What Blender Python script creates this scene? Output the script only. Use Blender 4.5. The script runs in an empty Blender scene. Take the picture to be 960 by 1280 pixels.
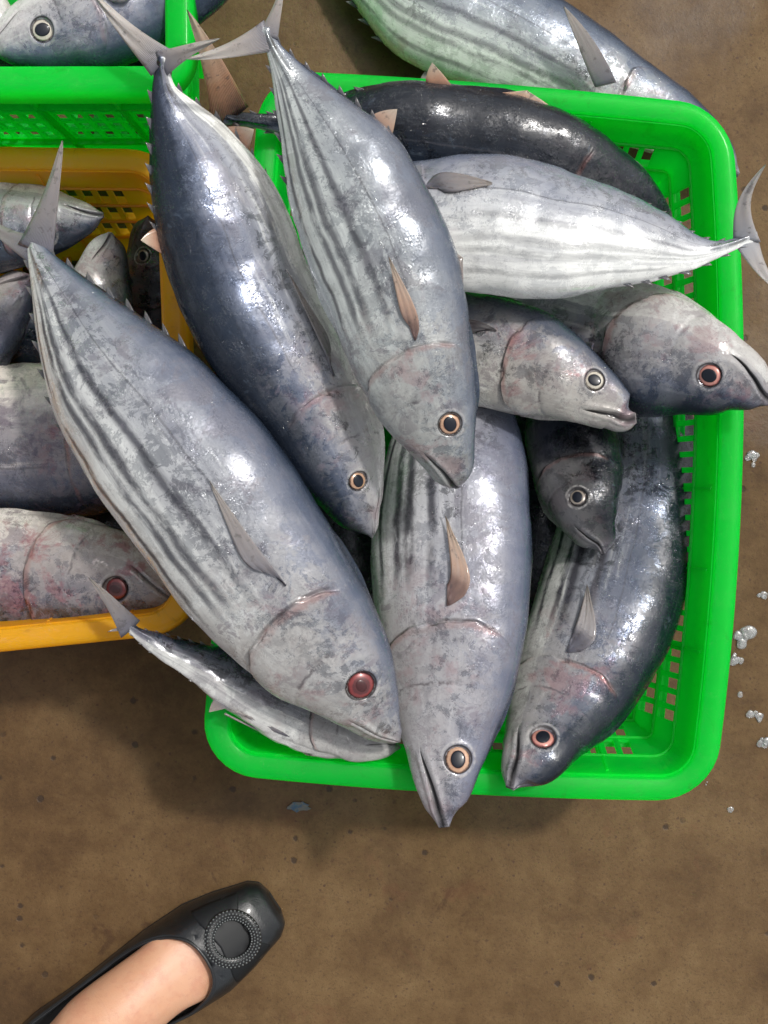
import bpy, bmesh, math, random
import numpy as np
from mathutils import Vector
random.seed(7)
PI = math.pi
scene = bpy.context.scene
COL = scene.collection

# ------------------------------------------------------------------ camera
CAMH = 1.2
FPX = 1500.0
def P(px, py, z):
    """pixel of the photograph (960x1280) at a known height above the floor -> world point"""
    k = (CAMH - z) / FPX
    return np.array([(px - 480.0) * k, -(py - 640.0) * k, z])

cam = bpy.data.cameras.new('camera')
cam.sensor_fit = 'VERTICAL'; cam.sensor_height = 24.0
cam.lens = 24.0 * FPX / 1280.0
cam.clip_start = 0.02; cam.clip_end = 100
camo = bpy.data.objects.new('camera', cam); COL.objects.link(camo)
camo.location = (0, 0, CAMH)
scene.camera = camo

# ------------------------------------------------------------------ helpers
def tag(o, label=None, cat=None, group=None, kind=None):
    if label: o['label'] = label
    if cat: o['category'] = cat
    if group: o['group'] = group
    if kind: o['kind'] = kind
    return o

def empty(name, loc, label=None, cat=None, group=None):
    o = bpy.data.objects.new(name, None); COL.objects.link(o)
    o.empty_display_size = 0.02
    o.location = [float(c) for c in loc]
    return tag(o, label, cat, group)

def mesh_obj(name, V, F, mat, parent=None, smooth=True, org=None, uvs=None, attrs=None):
    V = np.asarray(V, dtype=float)
    if org is None:
        org = np.array(parent.location) if parent is not None and parent.parent is None else None
    if org is None: org = np.zeros(3)
    me = bpy.data.meshes.new(name)
    me.from_pydata([tuple(map(float, v)) for v in (V - org)], [], [tuple(int(i) for i in f) for f in F])
    me.update()
    if uvs is not None:
        uvl = me.uv_layers.new(name='UVMap')
        li = np.zeros(len(me.loops), dtype=np.int32)
        me.loops.foreach_get('vertex_index', li)
        uvl.data.foreach_set('uv', np.asarray(uvs, dtype=np.float32)[li].ravel())
    if attrs:
        for k, a in attrs.items():
            at = me.attributes.new(k, 'FLOAT', 'POINT')
            at.data.foreach_set('value', np.asarray(a, dtype=np.float32))
    if smooth:
        me.polygons.foreach_set('use_smooth', [True] * len(me.polygons))
    me.materials.append(mat)
    o = bpy.data.objects.new(name, me); COL.objects.link(o)
    if parent is not None: o.parent = parent
    return o

def nrm(v):
    v = np.asarray(v, dtype=float)
    return v / (np.linalg.norm(v, axis=-1, keepdims=True) + 1e-12)

def hermite(ts, Y, t):
    """smooth non-overshooting-ish curve through Y at ts"""
    Y = np.asarray(Y, dtype=float)
    if Y.ndim == 1: Y = Y[:, None]
    d = np.diff(Y, axis=0) / np.diff(ts)[:, None]
    m = np.zeros_like(Y)
    m[0] = d[0]; m[-1] = d[-1]
    h = np.diff(ts)
    w1 = h[1:, None]; w0 = h[:-1, None]
    m[1:-1] = (d[:-1] * w1 + d[1:] * w0) / (w0 + w1)
    i = np.clip(np.searchsorted(ts, t, side='right') - 1, 0, len(ts) - 2)
    H = h[i]; x = (t - ts[i]) / H
    x = x[:, None]; H = H[:, None]
    return ((2*x**3-3*x**2+1)*Y[i] + (x**3-2*x**2+x)*H*m[i] + (-2*x**3+3*x**2)*Y[i+1] + (x**3-x**2)*H*m[i+1])

def sst(a, b, x):
    t = np.clip((x - a) / (b - a), 0, 1)
    return t * t * (3 - 2 * t)

# ------------------------------------------------------------------ node DSL
class NS:
    def __init__(s, name):
        s.mat = bpy.data.materials.new(name); s.mat.use_nodes = True
        s.nt = s.mat.node_tree; s.nt.nodes.clear()
        s.out = s.nt.nodes.new('ShaderNodeOutputMaterial')
    def node(s, t, **kw):
        n = s.nt.nodes.new(t)
        for k, v in kw.items(): setattr(n, k, v)
        return n
    def put(s, sock, v):
        if isinstance(v, X): s.nt.links.new(v.s, sock)
        elif isinstance(v, bpy.types.NodeSocket): s.nt.links.new(v, sock)
        elif isinstance(v, (tuple, list)):
            if len(v) == 3 and sock.type == 'RGBA': v = (*v, 1)
            sock.default_value = v
        else:
            if sock.type in ('RGBA',): sock.default_value = (v, v, v, 1)
            elif sock.type == 'VECTOR': sock.default_value = (v, v, v)
            else: sock.default_value = v
    def math(s, op, *a, clamp=False):
        n = s.node('ShaderNodeMath', operation=op); n.use_clamp = clamp
        for i, v in enumerate(a): s.put(n.inputs[i], v)
        return X(s, n.outputs[0])
    def attr(s, name):
        n = s.node('ShaderNodeAttribute', attribute_name=name)
        return X(s, n.outputs['Fac'])
    def uv(s):
        n = s.node('ShaderNodeUVMap'); n.uv_map = 'UVMap'
        m = s.node('ShaderNodeSeparateXYZ'); s.nt.links.new(n.outputs[0], m.inputs[0])
        return X(s, m.outputs[0]), X(s, m.outputs[1])
    def pos(s, seed=0.0):
        n = s.node('ShaderNodeTexCoord')
        m = s.node('ShaderNodeVectorMath', operation='ADD')
        s.nt.links.new(n.outputs['Object'], m.inputs[0])
        m.inputs[1].default_value = (seed * 1.37, seed * 2.11, seed * 0.73)
        return m.outputs[0]
    def vec(s, x, y, z=0.0):
        n = s.node('ShaderNodeCombineXYZ')
        for i, v in enumerate((x, y, z)): s.put(n.inputs[i], v)
        return n.outputs[0]
    def noise(s, v, scale, detail=3, rough=.55, dist=0.0):
        n = s.node('ShaderNodeTexNoise'); s.put(n.inputs['Vector'], v)
        n.inputs['Scale'].default_value = scale; n.inputs['Detail'].default_value = detail
        n.inputs['Roughness'].default_value = rough; n.inputs['Distortion'].default_value = dist
        return X(s, n.outputs[0])
    def voro(s, v, scale, feature='F1', out=0, rnd=1.0):
        n = s.node('ShaderNodeTexVoronoi', feature=feature); s.put(n.inputs['Vector'], v)
        n.inputs['Scale'].default_value = scale; n.inputs['Randomness'].default_value = rnd
        return X(s, n.outputs[out])
    def ss(s, x, a, b):
        n = s.node('ShaderNodeMapRange', interpolation_type='SMOOTHSTEP')
        s.put(n.inputs[0], x)
        if a <= b:
            n.inputs[1].default_value = a; n.inputs[2].default_value = b
        else:
            n.inputs[1].default_value = b; n.inputs[2].default_value = a
            n.inputs[3].default_value = 1; n.inputs[4].default_value = 0
        return X(s, n.outputs[0])
    def mix(s, f, a, b):
        n = s.node('ShaderNodeMix', data_type='RGBA')
        s.put(n.inputs[0], f); s.put(n.inputs[6], a); s.put(n.inputs[7], b)
        return X(s, n.outputs[2])
    def ramp(s, x, stops):
        n = s.node('ShaderNodeValToRGB'); s.put(n.inputs[0], x)
        r = n.color_ramp
        while len(r.elements) < len(stops): r.elements.new(0.5)
        for e, (p, c) in zip(r.elements, stops):
            e.position = p; e.color = (*c, 1)
        return X(s, n.outputs[0])
    def bump(s, h, strength, dist, normal=None):
        n = s.node('ShaderNodeBump'); s.put(n.inputs['Height'], h)
        s.put(n.inputs['Strength'], strength); n.inputs['Distance'].default_value = dist
        if normal is not None: s.put(n.inputs['Normal'], normal)
        return n.outputs[0]
    def bsdf(s, **kw):
        n = s.node('ShaderNodeBsdfPrincipled')
        for k, v in kw.items(): s.put(n.inputs[k.replace('_', ' ')], v)
        s.nt.links.new(n.outputs[0], s.out.inputs[0])
        return n
class X:
    def __init__(s, ns, sock): s.n = ns; s.s = sock
    def __add__(s, o): return s.n.math('ADD', s, o)
    __radd__ = __add__
    def __sub__(s, o): return s.n.math('SUBTRACT', s, o)
    def __rsub__(s, o): return s.n.math('SUBTRACT', o, s)
    def __mul__(s, o): return s.n.math('MULTIPLY', s, o)
    __rmul__ = __mul__
    def abs(s): return s.n.math('ABSOLUTE', s)
    def c(s): return s.n.math('ADD', s, 0.0, clamp=True)
    def mx(s, o): return s.n.math('MAXIMUM', s, o)

# ------------------------------------------------------------------ materials
def fish_skin(name, seed, back=0.30, dark=1.0, stripe=1.0, scrape=1.0, red=0.5, tint=(1, 1, 1), bright=1.0, spark=1.0, blotch=0.0):
    s = NS(name)
    u, v = s.uv()
    hu = s.attr('hu'); mouth = s.attr('mouth'); eyed = s.attr('eyed'); gl = s.attr('gl')
    p = s.pos(seed)
    big = s.noise(p, 16, 4, .6)
    med = s.noise(p, 55, 5, .62, .6)
    fine = s.noise(p, 260, 4, .65)
    streak = s.noise(s.vec(u * 5 + seed, v * 26, seed), 1.0, 5, .65, .3)
    streak2 = s.noise(s.vec(u * 16 + seed, v * 90, seed * 2), 1.0, 4, .7, .2)
    vj = v + (big - .5) * .14 + (streak - .5) * .12 + (fine - .5) * .04
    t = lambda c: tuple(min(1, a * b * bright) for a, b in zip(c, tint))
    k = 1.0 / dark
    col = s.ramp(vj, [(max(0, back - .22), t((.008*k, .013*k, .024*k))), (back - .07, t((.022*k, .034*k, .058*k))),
                      (back + .04, t((.075, .092, .135))), (back + .14, t((.15, .165, .21))),
                      (back + .32, t((.32, .33, .35))), (.70, t((.64, .65, .62))), (.95, t((.78, .78, .74)))])
    lt = s.ss(vj, back - .06, back + .16)          # where the silver flank begins
    mot = s.ss(med, .38, .68)
    col = s.mix(mot * lt * .20, col, t((.36, .36, .375)))
    col = s.mix(s.ss(streak2, .50, .70) * .22, col, (.06, .07, .09))
    col = s.mix(s.ss(streak, .52, .72) * s.ss(v, .30, .5) * lt * .45, col, t((.76, .77, .74)))
    col = s.mix(s.ss(s.noise(s.vec(u * 3.2 + seed * 5, v * 15, seed), 1.0, 5, .68, .5), .50, .66) * lt * (1.0 - s.ss(v, .72, .9)) * .42, col, t((.17, .17, .195)))
    col = s.mix(s.ss(s.noise(p, 75, 5, .7, 1.0), .60, .70) * (1.0 - lt) * .22, col, (.12, .16, .21))
    body = s.ss(hu, 1.05, 1.35)
    head = 1.0 - s.ss(hu, .92, 1.12)
    # dark belly stripes
    if stripe > 0:
        fade = s.ss(u, .985, .86) * body
        tot = None
        for i, (vk, w) in enumerate(((.555, .016), (.635, .019), (.715, .017), (.80, .015))):
            wob = (big - .5) * .07 + (med - .5) * .018
            st = s.ss((v + (streak2 - .5) * .012 + wob - vk - 0.02 * (i % 2)).abs(), w * 1.9, w * .30)
            br = s.ss(s.noise(s.vec(u * 8 + seed * 3 + i * 5.3, v * 9, i), 1.0, 5, .65), .32, .50)
            st = st * br
            tot = st if tot is None else tot.mx(st)
        col = s.mix((tot * fade * (.95 * stripe)).c(), col, (.050, .050, .060))
    smk = s.ss(s.noise(p, 26, 8, .74, .5), .53, .575) * lt * s.ss(v, .70, .52)
    col = s.mix(smk * (.60 * min(1, scrape * 1.1)), col, t((.155, .145, .165)))
    # bruise-like blotches
    if blotch > 0:
        bl = s.ss(s.noise(p, 26, 6, .62, 1.2), .50, .60)
        col = s.mix(bl * (.65 * blotch), col, (.11, .085, .115))
    # scraped, matt patches with crisp torn outlines, mostly over the head and shoulder
    zone = (s.ss(hu, 1.65, 1.05)) * s.ss(v, .16, .34) * (.25 + lt * .75)
    n_a = s.noise(p, 44, 8, .76, .5)
    scr = s.ss(n_a, .488, .512) * zone
    col = s.mix(scr * (.55 * scrape), col, s.mix(fine, t((.24, .23, .225)), t((.54, .52, .485))))
    n_b = s.noise(p, 78, 8, .78, .5)
    n_c = s.noise(p, 46, 7, .74, .7)
    scr2 = (s.ss(n_c, .555, .572) * s.ss(hu, 1.5, 1.0)).mx(s.ss(n_b, .59, .64) * s.ss(hu, 1.9, .9) * .8) * s.ss(v, .2, .32)
    col = s.mix(scr2 * (.62 * scrape), col, t((.150, .125, .150)))
    # hairline dark scratches following the torn edges
    cr = s.ss((n_c - .5).abs(), .009, .001) * zone * s.ss(med, .38, .5)
    col = s.mix(cr * .75, col, (.04, .035, .045))
    cr2 = s.ss((s.noise(s.vec(u * 30, v * 22, seed), 1.0, 5, .7, 1.0) - .46).abs(), .008, .001) * s.ss(big, .45, .6)
    col = s.mix(cr2 * .5, col, (.05, .05, .06))
    # head greyer and paler low down
    col = s.mix(head * s.ss(v, .33, .55) * .50, col, t((.30, .285, .27)))
    col = s.mix(head * s.ss(s.noise(p, 130, 6, .75, .8), .52, .66) * lt * .45, col, t((.22, .20, .20)))
    # red bruising round the gill and cheeks
    rd = s.ss(s.noise(p, 30, 6, .7, .4), .52, .62) * s.ss(hu, 1.5, 1.0) * s.ss(v, .28, .42)
    col = s.mix(rd * (.55 * red), col, (.22, .075, .085))
    # gill cover edge: red-brown rim and a dark slit behind it
    glw = gl + (med - .5) * .07 + (fine - .5) * .03
    gv = s.ss(v, .22, .30) * s.ss(v, .98, .90) * s.ss(big, .36, .56)
    ge = s.ss((glw + .012).abs(), .034, .004) * gv
    col = s.mix(ge * (.25 + .4 * red), col, (.23, .10, .085))
    gs = s.ss((gl - .012).abs(), .014, .003) * gv
    col = s.mix(gs * .6, col, (.03, .02, .02))
    pre = s.ss((glw + .30).abs(), .016, .002) * s.ss(v, .42, .5) * s.ss(med, .42, .55) * s.ss(v, .9, .75)
    col = s.mix(pre * .7, col, (.06, .05, .055))
    # snout and lips
    col = s.mix(s.ss(hu, .16, .03) * .45, col, (.16, .145, .17))
    col = s.mix(s.ss(s.noise(p, 14, 5, .65), .44, .62) * lt * s.ss(v, .62, .40) * .40, col, t((.10, .115, .165)))
    col = s.mix(mouth, col, (.010, .008, .008))
    # thin dark orbit
    orb = s.ss((eyed - 1.07).abs(), .10, .03)
    col = s.mix(orb * .9, col, (.03, .026, .026))
    orb2 = s.ss((eyed - 1.32).abs(), .16, .04) * s.ss(fine, .3, .6)
    col = s.mix(orb2 * .35, col, (.55, .53, .50))
    # lateral line
    ll = s.ss((v - .43 + (big - .5) * .05).abs(), .006, .002) * body
    col = s.mix(ll * .5, col, (.05, .05, .06))
    gb = s.ss(s.noise(p, 62, 8, .80, .4), .49, .54)          # guanine left in flecks
    # wet skin: mirror-like guanine sheen, dulled where it is scraped
    wet = s.ss(s.noise(p, 22, 4, .6, .5), .40, .60)
    rough = (.34 - wet * .08 - gb * .12 + scr * .22 + (fine - .5) * .15).c()
    metal = (s.ss(v, .16, .40) * (.14 + gb * .58 - s.ss(v, .50, .74) * .50 - scr * .25)).c()
    spk = s.voro(p, 460, 'F1')
    spm = s.ss(s.noise(p, 70, 7, .80, .6), .52, .57) * s.ss(v, .66, .46) * (.35 + s.ss(big, .42, .58) * .65)
    h = fine * .45 + spk * spm * (.35 * spark)
    nb = s.bump(h, .5, .0009)
    cb = s.bump(spk * spm * (2.6 * spark) + gb * .30 + streak2 * .35 + s.noise(p, 150, 3, .6) * .16, .5, .0008)
    s.bsdf(Base_Color=col, Roughness=rough, Metallic=metal, Normal=nb, IOR=1.4,
           Coat_Weight=(.22 + gb * .48 + wet * .30), Coat_Roughness=.045, Coat_Normal=cb, Coat_IOR=1.36)
    return s.mat

def fin_mat(name, c_root, c_mid, c_tip, rough=.35, alpha_tip=0.0):
    s = NS(name)
    u, v = s.uv()   # u root->tip, v across the rays
    p = s.pos()
    n = s.noise(p, 70, 5, .6)
    rays = s.math('SINE', (v + (n - .5) * .015) * 130.0)
    uj = u + (n - .5) * .35
    col = s.ramp(uj, [(0, c_root), (.35, c_mid), (.95, c_tip)])
    col = s.mix(s.ss(rays, .1, .9) * .35, col, tuple(c * .45 for c in c_mid))
    col = s.mix(s.ss(s.noise(p, 160, 4, .6), .58, .66) * .5, col, (.05, .04, .04))
    b = s.bump(rays * .5 + n, .5, .0008)
    s.bsdf(Base_Color=col, Roughness=rough, Normal=b, Coat_Weight=.8, Coat_Roughness=.12,
           Subsurface_Weight=.15, Subsurface_Radius=(.004, .002, .001), Subsurface_Scale=1.0)
    return s.mat

FIN_GREY = fin_mat('fin_grey', (.10, .10, .13), (.22, .20, .20), (.34, .30, .27))
FIN_DARK = fin_mat('fin_dark', (.018, .014, .018), (.06, .05, .055), (.16, .12, .10))
FIN_BUFF = fin_mat('fin_buff', (.12, .07, .07), (.42, .27, .19), (.55, .45, .36))
FIN_PALE = fin_mat('fin_pale', (.30, .31, .34), (.40, .37, .35), (.55, .52, .48))
FIN_SLATE = fin_mat('fin_slate', (.05, .055, .07), (.09, .09, .10), (.16, .15, .15))
FIN_TAIL = fin_mat('fin_tail', (.15, .15, .18), (.36, .32, .29), (.56, .52, .47))
FIN_RED = fin_mat('fin_black_root_buff', (.012, .006, .008), (.42, .22, .13), (.66, .55, .42))

def iris_mat(name, c_in, c_out, rim):
    s = NS(name)
    u, v = s.uv()   # u = radius 0..1
    p = s.pos()
    n = s.noise(p, 300, 5, .7)
    uj = u + (n - .5) * .30
    col = s.ramp(uj, [(.56, c_in), (.68, c_out), (.80, c_out), (.88, rim), (.97, (.02, .018, .018))])
    a = s.noise(s.vec(v * 60, u * 2), 1.0, 3)
    col = s.mix(s.ss(a, .45, .7) * .3, col, tuple(c * .5 for c in c_out))
    s.bsdf(Base_Color=col, Roughness=.30, Metallic=.15, Coat_Weight=.6, Coat_Roughness=.03)
    return s.mat
IRIS = {
 'gold': iris_mat('iris_copper', (.22, .10, .06), (.50, .31, .20), (.13, .07, .05)),
 'pale': iris_mat('iris_pale', (.25, .23, .20), (.55, .51, .42), (.18, .15, .12)),
 'red': iris_mat('iris_red', (.09, .022, .022), (.22, .036, .034), (.07, .015, .015)),
 'pink': iris_mat('iris_pink', (.30, .12, .10), (.55, .25, .20), (.30, .09, .08)),
 'dark': iris_mat('iris_dim', (.10, .08, .06), (.28, .24, .20), (.05, .04, .04)),
}
def simple(name, col, rough=.4, **kw):
    s = NS(name); s.bsdf(Base_Color=col, Roughness=rough, **kw); return s.mat
PUPIL = simple('pupil_black', (.008, .010, .016), .30, Specular_IOR_Level=.25, Coat_Weight=.25, Coat_Roughness=.02)
PUPIL_RED = simple('pupil_clouded', (.05, .010, .010), .30, Coat_Weight=.3, Coat_Roughness=.03)

def plastic(name, col, dirt=(.05, .04, .02), trans=.45):
    s = NS(name)
    p = s.pos(3.0)
    n = s.noise(p, 9, 5, .6)
    f = s.noise(p, 120, 5, .65)
    c = s.mix(n, tuple(a * .80 for a in col), tuple(min(1, a * 1.12) for a in col))
    c = s.mix(s.ss(s.noise(p, 30, 7, .72, 1.0), .57, .68) * .42, c, dirt)
    c = s.mix(s.ss(s.noise(p, 18, 6, .75, .4), .50, .66) * .30, c, tuple(min(1, a * .70 + .14) for a in col))
    sc = s.ss((s.noise(p, 34, 4, .6, 3.0) - .5).abs(), .006, .001)
    c = s.mix(sc * .6, c, tuple(min(1, a * .6 + .25) for a in col))
    b = s.bump(f * .6 + s.noise(p, 500, 2) * .3, .25, .0006)
    pr = s.bsdf(Base_Color=c, Roughness=.36 + f * .20, Normal=b, Coat_Weight=.3, Coat_Roughness=.12)
    tr = s.node('ShaderNodeBsdfTranslucent'); s.put(tr.inputs[0], s.mix(.85, c, tuple(min(1, a * 1.18 + .06) for a in col)))
    mx = s.node('ShaderNodeMixShader'); mx.inputs[0].default_value = trans
    s.nt.links.new(pr.outputs[0], mx.inputs[1]); s.nt.links.new(tr.outputs[0], mx.inputs[2])
    s.nt.links.new(mx.outputs[0], s.out.inputs[0])
    return s.mat
GREEN = plastic('green_plastic', (.003, .80, .12), trans=.80)
YELLOW = plastic('yellow_plastic', (.95, .53, .010), trans=.60)

def floor_mat():
    s = NS('wet_concrete')
    p = s.pos(1.0)
    a = s.noise(p, 2.4, 5, .6, .1)
    b = s.noise(p, 13, 9, .76, .1)
    c = s.noise(p, 70, 5, .7)
    g = s.noise(p, 420, 3, .7)
    col = s.ramp(a * .45 + b * .55, [(.36, (.048, .025, .010)), (.48, (.094, .053, .021)), (.58, (.132, .080, .034)), (.75, (.19, .128, .062))])
    col = s.mix(s.ss(c, .56, .72) * .5, col, (.09, .046, .020))
    col = s.mix(s.ss(g, .60, .76) * .30, col, (.20, .13, .065))
    col = s.mix(s.ss(g, .46, .32) * .55, col, (.05, .028, .014))
    st = s.ss(s.noise(p, 24, 6, .7, .5), .62, .72)
    col = s.mix(st * .55, col, (.040, .019, .010))
    col = s.mix(s.ss(s.noise(p, 7, 8, .74, .2), .54, .64) * .40, col, (.055, .028, .011))
    col = s.mix(s.ss(s.noise(p, 200, 5, .75), .60, .68) * .5, col, (.045, .020, .010))
    rs = s.ss(s.noise(p, 14, 6, .7, .3), .60, .68)
    col = s.mix(rs * .20, col, (.12, .045, .022))
    vd = s.voro(p, 38, 'F1') + (c - .5) * .25; sp = s.ss(vd, .16, .09) * s.ss(s.noise(p, 5, 2), .46, .54)
    col = s.mix(sp * .85, col, (.035, .022, .014))
    vd2 = s.voro(p, 105, 'F1') + (g - .5) * .3; sp2 = s.ss(vd2, .17, .08) * s.ss(b, .44, .54)
    col = s.mix(sp2 * .6, col, (.045, .022, .016))
    wet = s.ss(s.noise(p, 3.3, 4, .55, .8), .40, .60)
    rough = .60 - wet * .24 + c * .12
    h = b * .8 + c * .45 + g * .22 - sp * .4
    bn = s.bump(h, .5, .0022)
    s.bsdf(Base_Color=col, Roughness=rough, Normal=bn, Specular_IOR_Level=.20, Coat_Weight=wet * .12, Coat_Roughness=.16,
           Coat_Normal=s.bump(s.noise(p, 30, 3) * .6 + c * .3, .4, .002))
    return s.mat

# ------------------------------------------------------------------ floor
def floor():
    n = 60
    xs = np.linspace(-6, 6, n)
    V = []; F = []
    for j in range(n):
        for i in range(n):
            x, y = xs[i], xs[j]
            V.append((x, y, 0.0))
    for j in range(n - 1):
        for i in range(n - 1):
            F.append((j*n+i, j*n+i+1, (j+1)*n+i+1, (j+1)*n+i))
    o = mesh_obj('floor', V, F, floor_mat(), None)
    tag(o, kind='structure')
floor()

# ------------------------------------------------------------------ crates
def crate(label, corners_px, zr, mat, taper=.035, rad=.050, pitch=.0135, rows=3, bulge=(0, 0, 0, 0), lip=.0165, z0=.004, group=None, band=.17, name='plastic_crate'):
    """corners_px: outer rim corners TL, TR, BR, BL in photo pixels at rim height"""
    C = [P(x, y, zr)[:2] for x, y in corners_px]
    TL, TR, BR, BL = C
    W = (np.linalg.norm(TR - TL) + np.linalg.norm(BR - BL)) / 2
    H = (np.linalg.norm(TL - BL) + np.linalg.norm(TR - BR)) / 2
    cen = sum(C) / 4
    root = empty(name, (cen[0], cen[1], z0), label, 'crate', group)
    def mp(x, y):
        a = x / W; b = y / H      # b: 0 at bottom .. 1 at top
        p = BL*(1-a)*(1-b) + BR*a*(1-b) + TR*a*b + TL*(1-a)*b
        ex = 4*b*(1-b); ey = 4*a*(1-a)
        p = p + np.array([1., 0.]) * ex * (bulge[1]*a - bulge[3]*(1-a)) + np.array([0., 1.]) * ey * (bulge[0]*b - bulge[2]*(1-b))
        return p
    # loop stations: list of (kind, corner centre, ...) parameterised so an inset moves inwards
    m = .012
    st = []     # each: (x0,y0,nx,ny, cellflag) base point on the rounded rectangle and outward normal
    nc = 8
    sides = [((rad, 0), (1, 0), W - 2*rad, (0, -1), (W - rad, rad), -PI/2),
             ((W, rad), (0, 1), H - 2*rad, (1, 0), (W - rad, H - rad), 0),
             ((W - rad, H), (-1, 0), W - 2*rad, (0, 1), (rad, H - rad), PI/2),
             ((0, H - rad), (0, -1), H - 2*rad, (-1, 0), (rad, rad), PI)]
    for (o, d, L, nn, cc, a0) in sides:
        nh = int((L - 2*m) / pitch); q = (L - 2*m) / nh
        bw = q * .34
        st.append((o[0], o[1], nn[0], nn[1], False))
        for k in range(nh):
            t0 = m + k*q + bw/2; t1 = m + (k+1)*q - bw/2
            thick = (k % 5 == 4)
            if thick: t1 -= bw * .55
            st.append((o[0]+d[0]*t0, o[1]+d[1]*t0, nn[0], nn[1], True))
            st.append((o[0]+d[0]*t1, o[1]+d[1]*t1, nn[0], nn[1], 'rib' if thick else False))
        for k in range(nc):
            a = a0 + (k / nc) * PI/2
            st.append((cc[0]+rad*math.cos(a), cc[1]+rad*math.sin(a), math.cos(a), math.sin(a), False))
    S = len(st)
    def pt(k, inset, z):
        x, y, nx, ny, _ = st[k % S]
        q = mp(x - nx*inset, y - ny*inset)
        return (q[0], q[1], z)
    depth = zr - z0
    def ins(z): return lip + .003 + taper * (1 - (z - z0) / depth)
    # wall
    zt = zr - .002
    hb = zt - depth * band
    hz0 = z0 + depth * .26
    zs = [zt, zt - .010, hb]
    rh = (hb - hz0) / rows
    holez = set()
    for r in range(rows):
        za = hb - r*rh; 
        zs.append(za - rh*.13); holez.add(len(zs) - 1)
        zs.append(za - rh*.88)
    zs += [hz0, z0 + .012, z0]
    nz = len(zs)
    V = [pt(k, ins(z) + (0.006 if j == nz-1 else 0), z) for j, z in enumerate(zs) for k in range(S)]
    F = []
    for j in range(nz - 1):
        for k in range(S):
            if j in holez and st[k][4] is True: continue
            k2 = (k + 1) % S
            F.append((j*S+k, j*S+k2, (j+1)*S+k2, (j+1)*S+k))
    w = mesh_obj('wall', V, F, mat, root, smooth=False)
    md = w.modifiers.new('s', 'SOLIDIFY'); md.thickness = .0026; md.offset = 0
    # outer ribs
    V = []; F = []
    for k in range(S):
        if st[k][4] == 'rib':
            a = (k + .0) 
            x, y, nx, ny, _ = st[k]
            tx, ty = -ny, nx
            b0 = len(V)
            for z in (zt - .006, hb, hz0, z0 + .01):
                for (dt, dn) in ((.0017, .0030), (.0037, .0030), (.0045, -.006), (.0015, -.006)):
                    i_ = ins(z) + dn - .0008
                    q = mp(x - nx*i_ + tx*dt, y - ny*i_ + ty*dt)
                    V.append((q[0], q[1], z))
            for r in range(3):
                for c in range(4):
                    F.append((b0+r*4+c, b0+r*4+(c+1) % 4, b0+(r+1)*4+(c+1) % 4, b0+(r+1)*4+c))
            F.append((b0, b0+1, b0+2, b0+3)); F.append((b0+12, b0+13, b0+14, b0+15))
    # horizontal hoop on the outside below the band
    prof = [(.0036, .0012), (-.006, .002), (-.006, -.002), (.0036, -.0012)]
    for zz in (hb - .0005, hb - rh, hb - 2*rh, hz0 - .002):
        b0 = len(V)
        for k in range(S):
            for dn, dz in prof:
                V.append(pt(k, ins(zz) + dn - .0008, zz + dz))
        for k in range(S):
            for c in range(4):
                k2 = (k+1) % S
                F.append((b0+k*4+c, b0+k*4+(c+1) % 4, b0+k2*4+(c+1) % 4, b0+k2*4+c))
    mesh_obj('rib', V, F, mat, root, smooth=False)
    # rim: closed profile swept round
    pr = [(lip+.0035, -.005), (lip+.0030, .0006), (lip+.0012, .0020), (lip*.5, .0026), (.0045, .0026), (.0015, .0008), (0, -.003), (-.0012, -.019), (.0012, -.0195),
          (.0026, -.004), (.005, -.0008), (lip*.5, -.0004), (lip, -.0010), (lip+.0022, -.005)]
    n = len(pr)
    V = [pt(k, i_, zr + dz) for k in range(S) for i_, dz in pr]
    F = [(k*n+c, k*n+(c+1) % n, ((k+1) % S)*n+(c+1) % n, ((k+1) % S)*n+c) for k in range(S) for c in range(n)]
    mesh_obj('rim', V, F, mat, root)
    # base grid
    V = []; F = []
    i0 = lip + .003 + taper + .004
    nx_, ny_ = int((W-2*i0)/.024), int((H-2*i0)/.024)
    gx = []; gy = []
    for k in range(nx_):
        q = (W-2*i0)/nx_; gx += [i0+k*q, i0+k*q+q*.32]
    gx.append(W-i0)
    for k in range(ny_):
        q = (H-2*i0)/ny_; gy += [i0+k*q, i0+k*q+q*.32]
    gy.append(H-i0)
    def clampc(x, y):   # keep the grid corners inside the rounded wall
        r = max(rad - i0*.4, .02)
        cx = min(max(x, i0+r), W-i0-r); cy = min(max(y, i0+r), H-i0-r)
        dx, dy = x-cx, y-cy; d = math.hypot(dx, dy)
        if d > r: x, y = cx+dx/d*r, cy+dy/d*r
        return x, y
    for y in gy:
        for x in gx:
            q = mp(*clampc(x, y)); V.append((q[0], q[1], z0+.003))
    nx2 = len(gx)
    for j in range(len(gy)-1):
        for i in range(nx2-1):
            if j % 2 == 1 and i % 2 == 1: continue
            F.append((j*nx2+i, j*nx2+i+1, (j+1)*nx2+i+1, (j+1)*nx2+i))
    b = mesh_obj('base', V, F, mat, root, smooth=False)
    md = b.modifiers.new('s', 'SOLIDIFY'); md.thickness = .003; md.offset = 0
    return root

crate('bright green slotted crate in the centre heaped with whole fish', [(326, 86), (914, 132), (892, 1002), (249, 966)], .20, GREEN,
      bulge=(.004, .018, .006, .0), rad=.045, taper=.050, group='slotted plastic fish crates')
crate('yellow slotted crate half in view at the left edge, full of fish', [(-560, 172), (226, 186), (250, 790), (-540, 870)], .20, YELLOW,
      rad=.045, taper=.030, group='slotted plastic fish crates', bulge=(0, .0, .0, 0), z0=.004)
crate('tall green slotted crate in the top left corner behind the yellow one', [(-660, -740), (232, -770), (242, 117), (-650, 118)], .30, GREEN,
      rad=.035, taper=.022, rows=6, group='slotted plastic fish crates', band=.12)

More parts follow.
